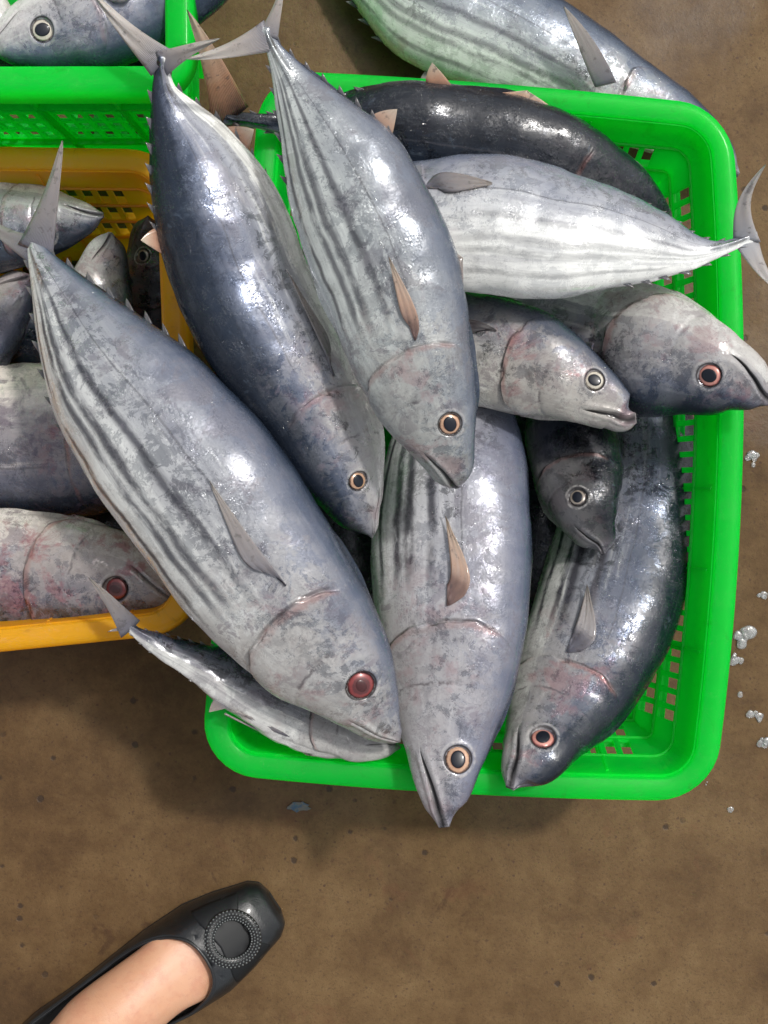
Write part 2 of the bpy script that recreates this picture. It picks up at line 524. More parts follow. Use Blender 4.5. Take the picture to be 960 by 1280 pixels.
# ------------------------------------------------------------------ fins
def fin(name, lead0, trail0, tip, parent, mat, up, bulge=.12, tbulge=-.05, th=.0016, n=14, m=8, ctrl=None):
    """a thin solid blade. lead0/trail0 root ends, tip; `up` approx surface normal; bulges as share of length"""
    a = np.array(lead0, float); b = np.array(trail0, float); t = np.array(tip, float); up = nrm(np.array(up, float))
    L = np.linalg.norm(t - (a+b)/2)
    side = nrm(np.cross(up, t - (a+b)/2))
    if np.dot(side, a - b) < 0: side = -side
    def q(p0, p2, k):
        c = (p0 + p2)/2 + side*k*L
        if ctrl is not None: c = c + np.array(ctrl)
        return lambda s: (1-s)**2*p0 + 2*s*(1-s)*c + s*s*p2
    tip_b = t - side*.012*L - (t-(a+b)/2)*.02
    A = q(a, t, bulge); B = q(b, tip_b, tbulge)
    V = []; UV = []
    for sgn in (1, -1):
        for i in range(n+1):
            s = i/n
            for j in range(m+1):
                w = j/m
                p = A(s)*(1-w) + B(s)*w
                thk = th*(1-.8*s)*(math.sin(PI*min(1, max(0, w*.9+.05)))**.6)*.5 + 1e-4
                rip = .0007*math.sin(w*19+s*3)*s
                V.append(p + up*(sgn*thk + rip)); UV.append((s, w))
    o = (n+1)*(m+1); F = []
    for i in range(n):
        for j in range(m):
            k = i*(m+1)+j
            F.append((k, k+1, k+m+2, k+m+1)); F.append((o+k, o+k+m+1, o+k+m+2, o+k+1))
    for i in range(n):
        k = i*(m+1); F.append((k, k+m+1, o+k+m+1, o+k))
        k = k+m; F.append((k, o+k, o+k+m+1, k+m+1))
    for j in range(m):
        F.append((j, o+j, o+j+1, j+1)); k = n*(m+1)+j; F.append((k, k+1, o+k+1, o+k))
    return mesh_obj(name, V, F, mat, parent, uvs=UV)

def dome(name, c, nrml, r, h, parent, mat, r0=0.0, squash=(1, 1), seg=36, rings=10, ax=None, org=None):
    nrml = nrm(nrml); ax = np.array([1., 0, 0]) if ax is None else ax
    a = nrm(ax - nrml*np.dot(ax, nrml)); b = np.cross(nrml, a)
    V = [c + nrml*h]; UV = [(0, 0)]
    for i in range(1, rings+1):
        s = i/rings
        for k in range(seg):
            th = 2*PI*k/seg
            V.append(c + (a*math.cos(th)*squash[0] + b*math.sin(th)*squash[1])*r*s + nrml*(h*math.sqrt(max(0, 1-s*s*.98)) - (0.0 if s < 1 else h*.14)))
            UV.append((s, k/seg))
    # back skirt
    for k in range(seg):
        th = 2*PI*k/seg
        V.append(c + (a*math.cos(th)*squash[0] + b*math.sin(th)*squash[1])*r*.8 - nrml*h*.8); UV.append((1, k/seg))
    F = [(0, 1+k, 1+(k+1) % seg) for k in range(seg)]
    for i in range(rings):
        o = 1+i*seg
        for k in range(seg): F.append((o+k, o+seg+k, o+seg+(k+1) % seg, o+(k+1) % seg))
    F.append(tuple(1+rings*seg+k for k in range(seg))[::-1])
    return mesh_obj(name, V, F, mat, parent, uvs=UV, org=org)

# ------------------------------------------------------------------ fish
def fish(label, st, gill, eye=None, eye_r=14, iris='gold', roll=0.0, k=.66, openm=0.0, skin=None, finm=None, tail=None, tailmat=None,
         pec=None, pecmat=None, finlets=True, res=1.0, dorsal=True, group='whole fish heaped in the crates', pelvic=False, eyesq=(1, 1), name='tuna', finlet_len=1.0, dwave=0.0, anal=True, dshow=True, d2=.52, a2=.585, fs=.75, d1=True, dmat=None):
    """st: list of (bx,by, dx,dy, z) stations nose -> tail: belly edge and back edge in photo pixels, spine height z."""
    st = np.array(st, float)
    Bp = np.array([P(a[0], a[1], a[4]) for a in st]); Dp = np.array([P(a[2], a[3], a[4]) for a in st])
    C = (Bp + Dp)/2
    seg = np.linalg.norm(np.diff(C, axis=0), axis=1)
    ts = np.concatenate([[0], np.cumsum(seg)])
    Lm = ts[-1]
    px2m = np.mean((CAMH - st[:, 4]) / FPX)
    gu = gill*px2m / Lm          # gill edge in body fraction
    def centre_half(u):
        t = np.clip(u, 0, 1)*Lm
        Bq = hermite(ts, Bp, t); Dq = hermite(ts, Dp, t)
        c = (Bq + Dq)/2; hv = (Dq - Bq)/2
        return c, hv
    def frame(u):
        c, hv = centre_half(u)
        e = 1.0/240
        c1, _ = centre_half(np.clip(u+e, 0, 1)); c0, _ = centre_half(np.clip(u-e, 0, 1))
        T = nrm(c1 - c0)
        h = np.linalg.norm(hv, axis=1)
        side = hv - T*np.sum(hv*T, axis=1)[:, None]; side = nrm(side)
        up = np.cross(T, side)
        flip = np.sign(up[:, 2:3]); flip[flip == 0] = 1
        up = up*flip
        r = roll
        D = side*math.cos(r) + up*math.sin(r)
        Lx = -side*math.sin(r) + up*math.cos(r)     # lateral axis towards the camera
        tipf = .50 + .50*np.sqrt(np.clip(u/gu/.07, 0, 1))
        h = h*tipf
        kk = k*(1 - .12*sst(.75, 1.0, u))
        hh = h/np.sqrt(math.cos(r)**2 + (kk*math.sin(r))**2)
        # round nose
        return c, T, D, Lx, hh, hh*kk
    def surf(u, v, sgn):
        """u body fraction, v 0 back..1 belly, sgn +1 the side towards the camera"""
        u = np.atleast_1d(np.asarray(u, float)); v = np.atleast_1d(np.asarray(v, float)); sgn = np.atleast_1d(np.asarray(sgn, float))
        c, T, D, Lx, h, w = frame(u)
        th = PI*v
        co = np.cos(th); si = np.sin(th)
        e = 1.0 + .0*u
        x = np.abs(si)**.93*w*sgn; y = co*h
        # deeper shoulder: belly a touch narrower
        x = x*(1 - .10*sst(.6, 1.0, v))
        return c + D*y[:, None] + Lx*x[:, None], nrm(D*(co*w)[:, None] + Lx*(si*h*sgn)[:, None])
    # grids
    nu = int(210*res)
    lin = np.linspace(0, 1, nu)
    ub = lin**1.25
    gb = gu
    ub = np.unique(np.concatenate([ub, gb + gu*np.array([-.03, -.015, -.006, 0, .004, .012, .025, .045]), [0.0015, .004, .008]]))
    ub = ub[(ub >= 0) & (ub <= 1)]
    nv = int(46*res)
    vb = np.linspace(0, 1, nv)
    VM = .64
    vb = np.unique(np.concatenate([vb[np.abs(vb - VM) > .014], VM + np.array([-.013, -.006, 0, .006, .013])]))
    NV = len(vb)
    # full ring: v from 0..1 on + side, then back 1..0 on - side
    ringv = np.concatenate([vb, vb[-2:0:-1]]); rings = np.concatenate([np.ones(NV), -np.ones(NV-2)])
    R = len(ringv); U = len(ub)
    UB, VB = np.meshgrid(ub, ringv, indexing='ij'); SG = np.repeat(rings[None, :], U, 0)
    HB = UB/gu
    # gill warp
    g = np.where(VB > .47, -.24*((VB-.47)/.5)**2, -.12*((.47-VB)/.3)**2)
    g = np.maximum(g, -.55)
    wgt = np.exp(-((HB-1)/.42)**2) * (HB < 2.2)
    HU = HB + g*wgt*(HB > .0)*sst(0, .5, HB)
    UU = np.clip(HU*gu, 0, 1)
    # mouth warp
    vm = .56 + .14*np.clip(HU/.36, 0, 1)
    wm = 1 - sst(.34, .60, HU)
    tgt = np.where(VB < VM, VB/VM*vm, vm + (VB-VM)/(1-VM)*(1-vm))
    VV = VB*(1-wm) + tgt*wm
    pos, nn = surf(UU.ravel(), VV.ravel(), SG.ravel())
    c, T, D, Lx, h, w = frame(UU.ravel())
    hu = HU.ravel(); v = VV.ravel(); vbf = VB.ravel(); hb = HB.ravel(); sg = SG.ravel(); uu = UU.ravel()
    gl = hb - 1
    hbw = hb + .012*np.sin(v*21+st[0][0]) + .008*np.sin(v*47+st[0][1])
    # displacements along the normal
    sc = gill*px2m/.13
    disp = .0019*sc*sst(.45, 1.0, hb)*(hbw <= 1.002)*sst(.16, .30, v)*(1-sst(.93, 1.0, v))
    disp += -.0009*sc*(hbw > 1.002)*(1-sst(1.01, 1.12, hb))*sst(.2, .3, v)*(1-sst(.93, 1., v))
    disp += -.0006*sc*np.exp(-((gl+.30)/.016)**2)*sst(.40, .52, v)*(1-sst(.85, .95, v))
    disp += .0012*sc*np.exp(-((gl+.42)/.10)**2)*np.exp(-((v-.60)/.12)**2)
    # maxilla bulge above the mouth line, lower lip
    mo = (1 - sst(.30, .37, hu))
    near = np.abs(vbf - VM)
    disp += .0014*sc*np.exp(-((vbf-VM+.045)/.03)**2)*sst(.03, .10, hu)*(1-sst(.34, .42, hu))
    disp += .0010*sc*np.exp(-((vbf-VM-.04)/.03)**2)*mo*sst(.02, .08, hu)
    # organic lumps
    s0 = (hash(label) % 1000)/100.0 if False else (len(label)*1.7 + st[0][0]*.013)
    for q, (fa, fb, am) in enumerate(((7, 3, .0019), (15, 6, .0008), (29, 11, .00035), (53, 17, .0002))):
        disp += am*np.sin(uu*fa*2+s0+q)*np.sin(v*fb+uu*5*(sg)+s0*2+q*1.3)*sst(0, .2, uu)*(1-sst(.8, .95, uu))
    # caudal keel
    disp += .0035*sc*np.exp(-((v-.5)/.09)**2)*sst(.88, .94, uu)*(1-sst(.985, 1.0, uu))
    pos = pos + nn*disp[:, None]
    # mouth groove and gape
    mouth = mo*np.where(near < .002, 1.0, np.where(near < .0075, .35, 0.0))*sst(-.01, .01, hu)
    gape = openm*np.clip(1 - hu/.36, 0, 1)*gill*px2m*(vbf >= VM-.001)
    pos = pos - D*gape[:, None]
    pos = pos + T*(openm*.15*gill*px2m*np.clip(1-hu/.2, 0, 1)*(vbf >= VM-.001))[:, None]*-0.0
    groove = mo*(near < .002)
    pos = pos - Lx*(sg*groove*w*(.80 if openm > .02 else .42)*sst(0, .1, hu+.04))[:, None]
    if openm > .02:
        pos = pos + D*(groove*gape*.5)[:, None]
    wedge = np.exp(-(hu/.10)**2)*np.where(vbf < VM, (VM-vbf)/VM, (vbf-VM)/(1-VM)*.8)
    pos = pos + T*(wedge*(.050 if openm > .02 else .025)*gill*px2m)[:, None]
    # eye
    eyed = np.full(len(pos), 9.0)
    eyes = []
    if eye is not None:
        rw = eye_r*px2m*.93
        pr = pos.copy()
        kx = FPX/(CAMH - pr[:, 2])
        X_ = pr[:, 0]*kx + 480; Y_ = -pr[:, 1]*kx + 640
        dq2 = (X_-eye[0])**2 + (Y_-eye[1])**2 + np.where((nn[:, 2] > 0.15) & (sg > 0), 0, 1e6)
        ie = int(np.argmin(dq2))
        for s_ in (1, -1):
            if s_ == 1: q0 = pos[ie].copy(); n0 = nn[ie].copy()
            else:
                pe, ne = surf([uu[ie]], [v[ie]], [-1]); q0 = pe[0]; n0 = ne[0]
            d = np.linalg.norm(pos - q0, axis=1)/rw
            ok = sg*s_ >= 0
            eyed = np.where(ok, np.minimum(eyed, d), eyed)
            dd = -.60*rw*(1-sst(.84, 1.03, d)) + .07*rw*np.exp(-((d-1.2)/.16)**2)
            pos = pos + np.where(ok & (d < 2), dd, 0)[:, None]*n0
            eyes.append((q0, n0, T[ie]))
    # tip caps
    n0 = len(pos)
    c_, T_, _, _, h_, _ = frame(np.array([0., 1.]))
    cap0 = (c_[0] - T_[0]*h_[0]*.5) if openm <= .02 else (c_[0] + T_[0]*.05*gill*px2m - D[0]*openm*gill*px2m*.5); cap1 = c_[1] + T_[1]*h_[1]*.5
    V = np.vstack([pos, cap0, cap1])
    F = []
    for i in range(U-1):
        a = i*R
        for j in range(R):
            j2 = (j+1) % R
            F.append((a+j, a+R+j, a+R+j2, a+j2))
    for j in range(R):
        F.append((n0, j, (j+1) % R)); F.append((n0+1, (U-1)*R+(j+1) % R, (U-1)*R+j))
    # orientation: test and flip
    a, b, c3 = [V[i] for i in F[R*(U//2)][:3]]
    ctr = pos[(U//2)*R:(U//2)*R+R].mean(0)
    if np.dot(np.cross(b-a, c3-a), a-ctr) < 0: F = [f[::-1] for f in F]
    base = V[:, :].mean(0); base[2] = V[:, 2].min()
    root = empty(name, base, label, 'fish', group)
    uvs = np.vstack([np.stack([uu, v], 1), [[0, .5], [1, .5]]])
    ap = lambda a, x: np.concatenate([a, [x, x]])
    body = mesh_obj('body', V, F, skin, root, uvs=uvs, attrs={'hu': np.concatenate([hu, [0, 5]]), 'mouth': np.concatenate([mouth, [1.0 if openm > .02 else 0.0, 0.0]]), 'eyed': ap(eyed, 9), 'gl': np.concatenate([gl, [-1, 5]])})
    # eyes
    for (q0, n0_, t0) in eyes:
        rw = eye_r*px2m*.93
        nn_ = nrm(n0_)
        e = dome('eye', q0 - nn_*rw*.36, nn_, rw*1.0, rw*.38, root, IRIS[iris], squash=eyesq, ax=t0)
        pw = .60 if iris != 'red' else .42
        ax = t0
        o2 = dome('pupil', q0 - nn_*rw*.04, nn_, rw*pw, rw*.09, e, PUPIL if iris not in ('red',) else PUPIL_RED, squash=(1.12, .94), ax=t0, org=np.array(root.location))
    finm = finm or FIN_GREY
    fL = gill*px2m
    def S(u, v, s=1, off=0.0):
        p_, n_ = surf([u], [v], [s]); return p_[0] + n_[0]*off, n_[0]
    def Tdir(u):
        return frame(np.array([u]))[1][0]
    # finlets: a row on the back and one under the tail stock
    if finlets:
        for (v_, cnt, ua, ubb) in ((0.0, 8, .70, .955), (1.0, 7, .72, .955)):
            for i in range(cnt):
                u0 = ua + (ubb-ua)*i/(cnt-1)
                sz = .0046*sc*(1-.35*i/cnt)*finlet_len
                q0, n_ = S(u0, v_); q1, _ = S(min(1, u0+.020), v_); t_ = Tdir(u0)
                _, _, D_, L_, _, _ = frame(np.array([u0]))
                tipp = q1 + t_*sz*1.0 + n_*sz*.75
                q0 = q0 - n_*.0012; q1 = q1 - n_*.0012
                fin('finlet', q0, q1, tipp, root, FIN_SLATE, L_[0], bulge=.10, tbulge=.06, th=.0012, n=5, m=3)
    # dorsal fins and anal fin
    if dorsal:
        h1 = .026*sc
        for (u0, u1, v_, hh_, lean) in ((d2, d2+.055, 0.0, .030*sc*fs, .9), (a2, a2+.055, 1.0, .028*sc*fs, .9)):
            if v_ == 1.0 and not anal: continue
            if v_ == 0.0 and not dshow: continue
            q0, n_ = S(u0, v_, off=-.003); q1, _ = S(u1, v_, off=-.003); t_ = Tdir(u0); L_ = frame(np.array([u0]))[3][0]
            fin('dorsal_fin' if v_ == 0 else 'anal_fin', q0, q1, q0 + n_*hh_ + t_*hh_*lean*1.3, root, dmat or finm, L_, bulge=.05, tbulge=-.22, th=.0016, n=10, m=6)
        # first dorsal folded almost flat in its groove
        if dshow and d1:
            u0, u1 = gu*1.15, min(.48, gu*1.15+.16)
            q0, n_ = S(u0, 0, off=-.003); q1, _ = S(u1, 0, off=-.004); t_ = Tdir(u0); L_ = frame(np.array([u0]))[3][0]
            fin('dorsal_fin', q0, q1, S(u0+.10, 0)[0] + n_*.006*sc, root, FIN_DARK if finm is FIN_DARK else finm, L_, bulge=.03, tbulge=-.02, th=.002, n=10, m=5)
    # pectoral fin laid along the flank
    if pec:
        h0, h1, v0, v1, vt, lift = pec
        for s_ in (1, -1):
            n_, m_ = 16, 8
            Vq = []; UVq = []
            for sd in (1, -1):
                for i in range(n_+1):
                    s1 = (i/n_)**1.6
                    for j in range(m_+1):
                        w1 = j/m_
                        wd = (1-s1)**.75
                        wd = wd*math.sqrt(min(1, s1/.10+.02))*(.62 + .38*sst(0, .30, s1) + .40*math.sin(PI*min(1, s1*1.2)))
                        va = vt + (v0-vt)*wd; vbn = vt + (v1-vt)*wd*(1-.25*math.sin(PI*s1))
                        vv = va*(1-w1) + vbn*w1
                        hq = h0 + (h1-h0)*s1 + .10*w1*(1-s1)*(1 if s1 > 0 else 0)
                        p_, nq = surf([min(1, hq*gu)], [vv], [s_])
                        off = .0004 + .0042*sst(0, .20, s1)*(1-.50*w1)+ lift*s1*s1 + .0005*math.sin(w1*16)
                        Vq.append(p_[0] + nq[0]*(off + sd*(.0007*(1-.6*s1)))); UVq.append((s1, w1))
            o_ = (n_+1)*(m_+1); Fq = []
            for i in range(n_):
                for j in range(m_):
                    a = i*(m_+1)+j
                    Fq.append((a, a+1, a+m_+2, a+m_+1)); Fq.append((o_+a, o_+a+m_+1, o_+a+m_+2, o_+a+1))
                a = i*(m_+1); Fq.append((a, a+m_+1, o_+a+m_+1, o_+a)); a += m_; Fq.append((a, o_+a, o_+a+m_+1, a+m_+1))
            for j in range(m_):
                a = n_*(m_+1)+j; Fq.append((a, a+1, o_+a+1, o_+a)); Fq.append((j, o_+j, o_+j+1, j+1))
            mesh_obj('pectoral_fin', Vq, Fq, pecmat or finm, root, uvs=UVq)
    if pelvic:
        for s_ in (1, -1):
            q0, n_ = S(gu*1.12, .90, s_, -.001); q1, _ = S(gu*1.30, .93, s_, -.001)
            tp, _ = S(gu*1.75, .93, s_, .004)
            fin('pelvic_fin', q0, q1, tp, root, FIN_GREY, n_, bulge=.10, tbulge=.03, th=.002, n=10, m=5)
    # tail fin: two lobes from the end of the stock, one mesh
    if tail:
        c1, T1, D1, L1, hh1, _ = frame(np.array([.985]))
        Vt = []; Ft = []; UVt = []
        for (tx, ty, tz, bul) in tail:
            tp = P(tx, ty, tz)
            b0 = c1[0]
            dirv = tp - b0
            Lt = np.linalg.norm(dirv)
            along = nrm(dirv)
            upv = nrm(np.cross(np.cross(along, L1[0]), along)) if abs(np.dot(along, L1[0])) < .9 else np.array([0, 0, 1.])
            if upv[2] < 0: upv = -upv
            upv = nrm(upv*.5 + np.array([0, 0, 1.])*.5); upv = nrm(upv - along*np.dot(upv, along))
            sd = nrm(np.cross(upv, along))
            if np.dot(sd, T1[0]) > 0: sd = -sd          # sd points to the leading side (towards the body)
            w0 = max(hh1[0]*1.1, .31*Lt)
            n_, m_ = 18, 8; off = len(Vt)
            for sg_ in (1, -1):
                for i in range(n_+1):
                    s1 = i/n_
                    cc = b0 + dirv*s1 + sd*(bul*Lt*math.sin(PI*s1)*.9)
                    wl = w0*(1-s1)**.72*(.66+.34*(1-s1)**2) 
                    for j in range(m_+1):
                        w1 = j/m_
                        p_ = cc + sd*(wl*(.55 - w1*1.15))
                        if s1 < .25: p_ = p_ - sd*0
                        thk = (.0030*(1-s1)+.0005)*math.sin(PI*(w1*.92+.04))**.7*.7
                        Vt.append(p_ + upv*(sg_*thk + .0012*math.sin(w1*9+s1*4)*s1)); UVt.append((s1, w1))
            o_ = (n_+1)*(m_+1)
            for i in range(n_):
                for j in range(m_):
                    a = off+i*(m_+1)+j
                    Ft.append((a, a+1, a+m_+2, a+m_+1)); Ft.append((o_+a, o_+a+m_+1, o_+a+m_+2, o_+a+1))
                a = off+i*(m_+1); Ft.append((a, a+m_+1, o_+a+m_+1, o_+a)); a += m_; Ft.append((a, o_+a, o_+a+m_+1, a+m_+1))
            for j in range(m_):
                a = off+n_*(m_+1)+j; Ft.append((a, a+1, o_+a+1, o_+a))
                a = off+j; Ft.append((a, o_+a, o_+a+1, a+1))
        mesh_obj('tail_fin', Vt, Ft, tailmat or FIN_TAIL, root, uvs=UVt)
    return root

def Z(st, zs):
    """append heights: zs list of (index, z)"""
    xi = [a for a, _ in zs]; zi = [b for _, b in zs]
    return [(*s, float(np.interp(i, xi, zi))) for i, s in enumerate(st)]
R_ = math.radians

# A - the large striped one at the left
fish('largest striped silver fish with a deep red eye, aslant over the left crate rims',
     Z([(498, 932, 501, 921), (487, 931, 499, 908), (460, 925, 496, 885), (428, 912, 488, 842), (388, 893, 476, 792), (335, 862, 456, 740), (275, 808, 437, 695),
        (215, 745, 390, 622), (157, 671, 335, 540), (112, 596, 262, 457), (82, 536, 202, 409), (60, 465, 150, 372), (45, 385, 98, 338), (38, 335, 62, 312), (34, 308, 48, 298)],
       [(0, .235), (4, .27), (8, .285), (14, .265)]),
     gill=245, eye=(454, 858), eye_r=19.5, iris='red', roll=R_(4), k=.62,
     skin=fish_skin('skin_large_striped', 1.3, back=.11, stripe=.95, scrape=.9, red=.6, bright=.95, tint=(1.0, 1.0, 1.0)),
     tail=[(78, 176, .285, .02), (-30, 262, .25, .06)], tailmat=FIN_GREY, pec=(1.10, 1.72, .42, .50, .42, .0005), finm=FIN_GREY, res=1.15, dorsal=False)

# B - dark back
fish('fish with glossy blue black back and white flank, between the two large striped fish',
     Z([(468, 674, 462, 672), (474, 660, 448, 660), (479, 632, 420, 648), (481, 600, 396, 625), (481, 550, 364, 592), (464, 500, 325, 535), (440, 450, 287, 478),
        (409, 382, 245, 412), (377, 315, 214, 352), (355, 262, 198, 300), (325, 215, 187, 240), (290, 176, 184, 190), (250, 140, 186, 150), (220, 112, 190, 112), (210, 88, 195, 82), (206, 74, 198, 70)],
       [(0, .225), (4, .255), (8, .275), (12, .31), (15, .335)]),
     gill=205, eye=(449, 600), eye_r=13, iris='gold', roll=R_(24), k=.70,
     skin=fish_skin('skin_dark_back', 5.1, back=.36, dark=1.7, stripe=.3, scrape=.7, red=.5, bright=1.20, spark=1.2),
     tail=[(112, -14, .345, .03), (275, 48, .35, -.02)], tailmat=FIN_TAIL, pec=(1.06, 1.75, .60, .68, .60, .003), pecmat=FIN_GREY, finm=FIN_DARK, res=1.1, d2=.66, a2=.78, fs=.5, d1=False, dmat=FIN_RED)

# C - topmost
fish('grey striped fish on top of the heap, head down at the middle of the picture',
     Z([(573, 609, 583, 606), (556, 602, 591, 594), (530, 578, 595, 565), (498, 547, 597, 525), (465, 500, 596, 468), (437, 452, 588, 412), (412, 395, 578, 358), (386, 332, 560, 296),
        (366, 270, 536, 250), (354, 228, 503, 198), (347, 185, 462, 155), (344, 135, 410, 108), (340, 95, 372, 76), (332, 60, 348, 52), (326, 38, 338, 34)],
       [(0, .30), (4, .325), (8, .335), (14, .365)]),
     gill=190, eye=(563, 530), eye_r=15.5, iris='gold', roll=R_(6), k=.62, openm=.045,
     skin=fish_skin('skin_top_striped', 9.7, back=.06, stripe=.85, scrape=.9, red=.55, bright=.86, tint=(.97, 1.01, 1.0)),
     tail=[(232, 74, .365, .04), (356, -28, .375, .02)], tailmat=FIN_TAIL, pec=(1.05, 1.60, .42, .49, .46, .001), pecmat=FIN_BUFF, finm=FIN_GREY, res=1.15, d2=.70, anal=False, fs=.55, dmat=FIN_BUFF)

# E - white belly
fish('white bellied fish lying level with its tail over the right rim of the crate',
     Z([(398, 300, 398, 290), (420, 322, 416, 262), (455, 345, 450, 225), (505, 358, 500, 202), (560, 366, 560, 195), (610, 371, 612, 193), (660, 375, 665, 199), (712, 371, 718, 214), (769, 362, 775, 238),
        (820, 353, 828, 264), (862, 338, 870, 291), (900, 322, 895, 301), (925, 310, 920, 297), (943, 303, 939, 290)],
       [(0, .20), (4, .250), (7, .262), (10, .262), (13, .265)]),
     gill=165, eye=None, roll=R_(-14), k=.62,
     skin=fish_skin('skin_white_belly', 13.9, back=.10, stripe=.42, scrape=.25, red=.2, bright=1.22, spark=1.1),
     tail=[(957, 206, .30, .16), (985, 372, .26, .08)], tailmat=FIN_PALE, pec=(1.0, 1.45, .36, .46, .42, .001), pecmat=FIN_GREY, finm=FIN_GREY, dorsal=False)

# D - dark one at the back
fish('blue black fish along the far rim of the green crate, behind the white bellied fish',
     Z([(842, 284, 845, 274), (830, 290, 828, 258), (806, 295, 799, 230), (770, 294, 769, 200), (720, 288, 731, 169), (675, 280, 686, 146), (635, 272, 637, 127), (575, 262, 580, 116), (515, 252, 520, 111), (460, 235, 462, 114),
        (415, 208, 415, 124), (375, 180, 375, 136), (335, 163, 338, 143), (305, 157, 305, 141), (280, 155, 280, 138)],
       [(0, .17), (5, .185), (10, .20), (14, .25)]),
     gill=150, eye=None, roll=R_(30), k=.66,
     skin=fish_skin('skin_blue_black', 17.2, back=.58, dark=1.5, stripe=0, scrape=.35, red=.2, bright=.75, spark=1.3),
     tail=[(234, 12, .335, .03), (232, 220, .22, .05)], tailmat=FIN_RED, finm=FIN_RED, dshow=True, anal=False)

# F - middle right, open mouth
fish('small grey fish with a pale ringed eye and gaping mouth, right of the middle',
     Z([(793, 520, 796, 511), (786, 530, 788, 503), (768, 533, 772, 482), (735, 532, 745, 453), (694, 526, 703, 416), (641, 517, 652, 383), (600, 506, 602, 367), (550, 500, 550, 358), (500, 488, 500, 360), (450, 470, 450, 372), (400, 445, 400, 385), (350, 420, 350, 408)],
       [(0, .235), (4, .225), (6, .205), (11, .13)]),
     gill=165, eye=(744, 474), eye_r=13, iris='pale', roll=R_(3), k=.60, openm=.075,
     skin=fish_skin('skin_small_grey', 21.4, back=.16, stripe=.2, scrape=.9, red=.9, bright=.92, tint=(1.03, 1.0, .95)),
     pec=(1.12, 1.75, .36, .46, .38, .001), pecmat=FIN_DARK, finlets=False, dorsal=False)

# G - far right, over rim
fish('belly up fish with red ringed eye, its snout sticking out over the right rim',
     Z([(966, 503, 963, 513), (950, 482, 950, 518), (922, 444, 930, 521), (892, 416, 900, 523), (855, 386, 862, 523), (812, 362, 815, 522), (765, 350, 765, 520), (710, 340, 705, 515), (650, 340, 645, 500), (590, 345, 585, 480), (530, 360, 530, 450), (470, 380, 470, 410)],
       [(0, .248), (3, .238), (5, .215), (6, .18), (7, .15), (11, .10)]),
     gill=185, eye=(888, 470), eye_r=14.5, iris='pink', roll=R_(-8), k=.60, openm=.05,
     skin=fish_skin('skin_belly_up', 25.8, back=.38, dark=1.1, stripe=0, scrape=.9, red=.6, bright=.95),
     pec=(1.08, 1.6, .40, .50, .55, .001), pecmat=FIN_GREY, finlets=False, dorsal=False)

# H - centre bottom
fish('grey fish pointing straight down, its snout jutting past the near rim',
     Z([(556, 1036, 568, 1031), (545, 1022, 576, 1018), (529, 994, 590, 988), (514, 960, 603, 955), (501, 915, 619, 920), (486, 850, 643, 860), (472, 780, 657, 785), (465, 715, 663, 715), (467, 645, 661, 645), (478, 585, 656, 577), (500, 525, 640, 515), (520, 470, 618, 460), (535, 420, 598, 415), (545, 375, 578, 372), (552, 340, 566, 340)],
       [(0, .245), (2, .240), (4, .228), (7, .20), (10, .16), (14, .11)]),
     gill=238, eye=(571, 950), eye_r=16.5, iris='gold', roll=R_(10), k=.58, openm=.05,
     skin=fish_skin('skin_centre_grey', 29.3, back=.05, stripe=1.0, scrape=.8, red=.45, bright=.84, tint=(.99, .98, 1.04)),
     pec=(1.08, 1.52, .41, .475, .50, .001), pecmat=FIN_BUFF, finlets=False, dorsal=False, eyesq=(1.15, 1))

# I - small dark head
fish('small almost black fish with a dim eye, wedged beside the curved fish',
     Z([(751, 693, 762, 692), (738, 682, 770, 678), (712, 664, 773, 655), (692, 645, 775, 632), (672, 612, 776, 595), (662, 570, 775, 560), (660, 520, 770, 515), (668, 470, 762, 465), (680, 425, 745, 422), (695, 385, 715, 383)],
       [(0, .185), (3, .175), (5, .15), (9, .08)]),
     gill=120, eye=(723, 622), eye_r=11.5, iris='dark', roll=R_(12), k=.60, openm=.03,
     skin=fish_skin('skin_black_small', 33.6, back=.62, dark=1.1, stripe=0, scrape=.25, red=.1, bright=.45), finlets=False, dorsal=False)

# J - curved on the right
fish('curved fish against the right crate wall, pink eyed head at the near rim',
     Z([(637, 986, 648, 989), (631, 972, 664, 983), (628, 945, 700, 960), (631, 905, 738, 925), (641, 855, 776, 894), (654, 800, 810, 846), (670, 750, 843, 777), (688, 700, 860, 705), (704, 640, 870, 640), (716, 580, 873, 575), (726, 520, 860, 510), (742, 460, 845, 450), (760, 405, 822, 398), (775, 360, 800, 355)],
       [(0, .232), (2, .222), (4, .175), (6, .145), (9, .10), (13, .07)]),
     gill=178, eye=(680, 920), eye_r=15, iris='pink', roll=R_(14), k=.60, openm=.055,
     skin=fish_skin('skin_curved', 37.9, back=.36, dark=1.5, stripe=1.1, scrape=.75, red=.7, bright=.80),  # skin toned down overall to stand in for shade from the fish above
     pec=(1.05, 1.55, .48, .58, .58, .004), pecmat=FIN_GREY, finlets=False, dorsal=False)

# K - slender at the bottom left
fish('slender fish turned belly up, half hidden below the largest striped fish',
     Z([(500, 940, 500, 930), (488, 946, 488, 915), (455, 951, 462, 893), (420, 945, 425, 872), (380, 935, 388, 850), (330, 913, 345, 832), (285, 884, 305, 818), (245, 855, 268, 808), (210, 828, 232, 802), (185, 812, 202, 794), (168, 797, 177, 787), (156, 786, 162, 779)],
       [(0, .19), (4, .20), (7, .225), (11, .245)]),
     gill=130, eye=None, roll=R_(-38), k=.66,
     skin=fish_skin('skin_slender', 41.2, back=.38, stripe=.3, scrape=.5, red=.35, bright=.80, blotch=.5),
     tail=[(111, 722, .27, .02), (134, 790, .25, -.05)], tailmat=FIN_GREY, pelvic=True, finm=FIN_GREY, finlets=True, dorsal=True, dshow=False, finlet_len=.6)

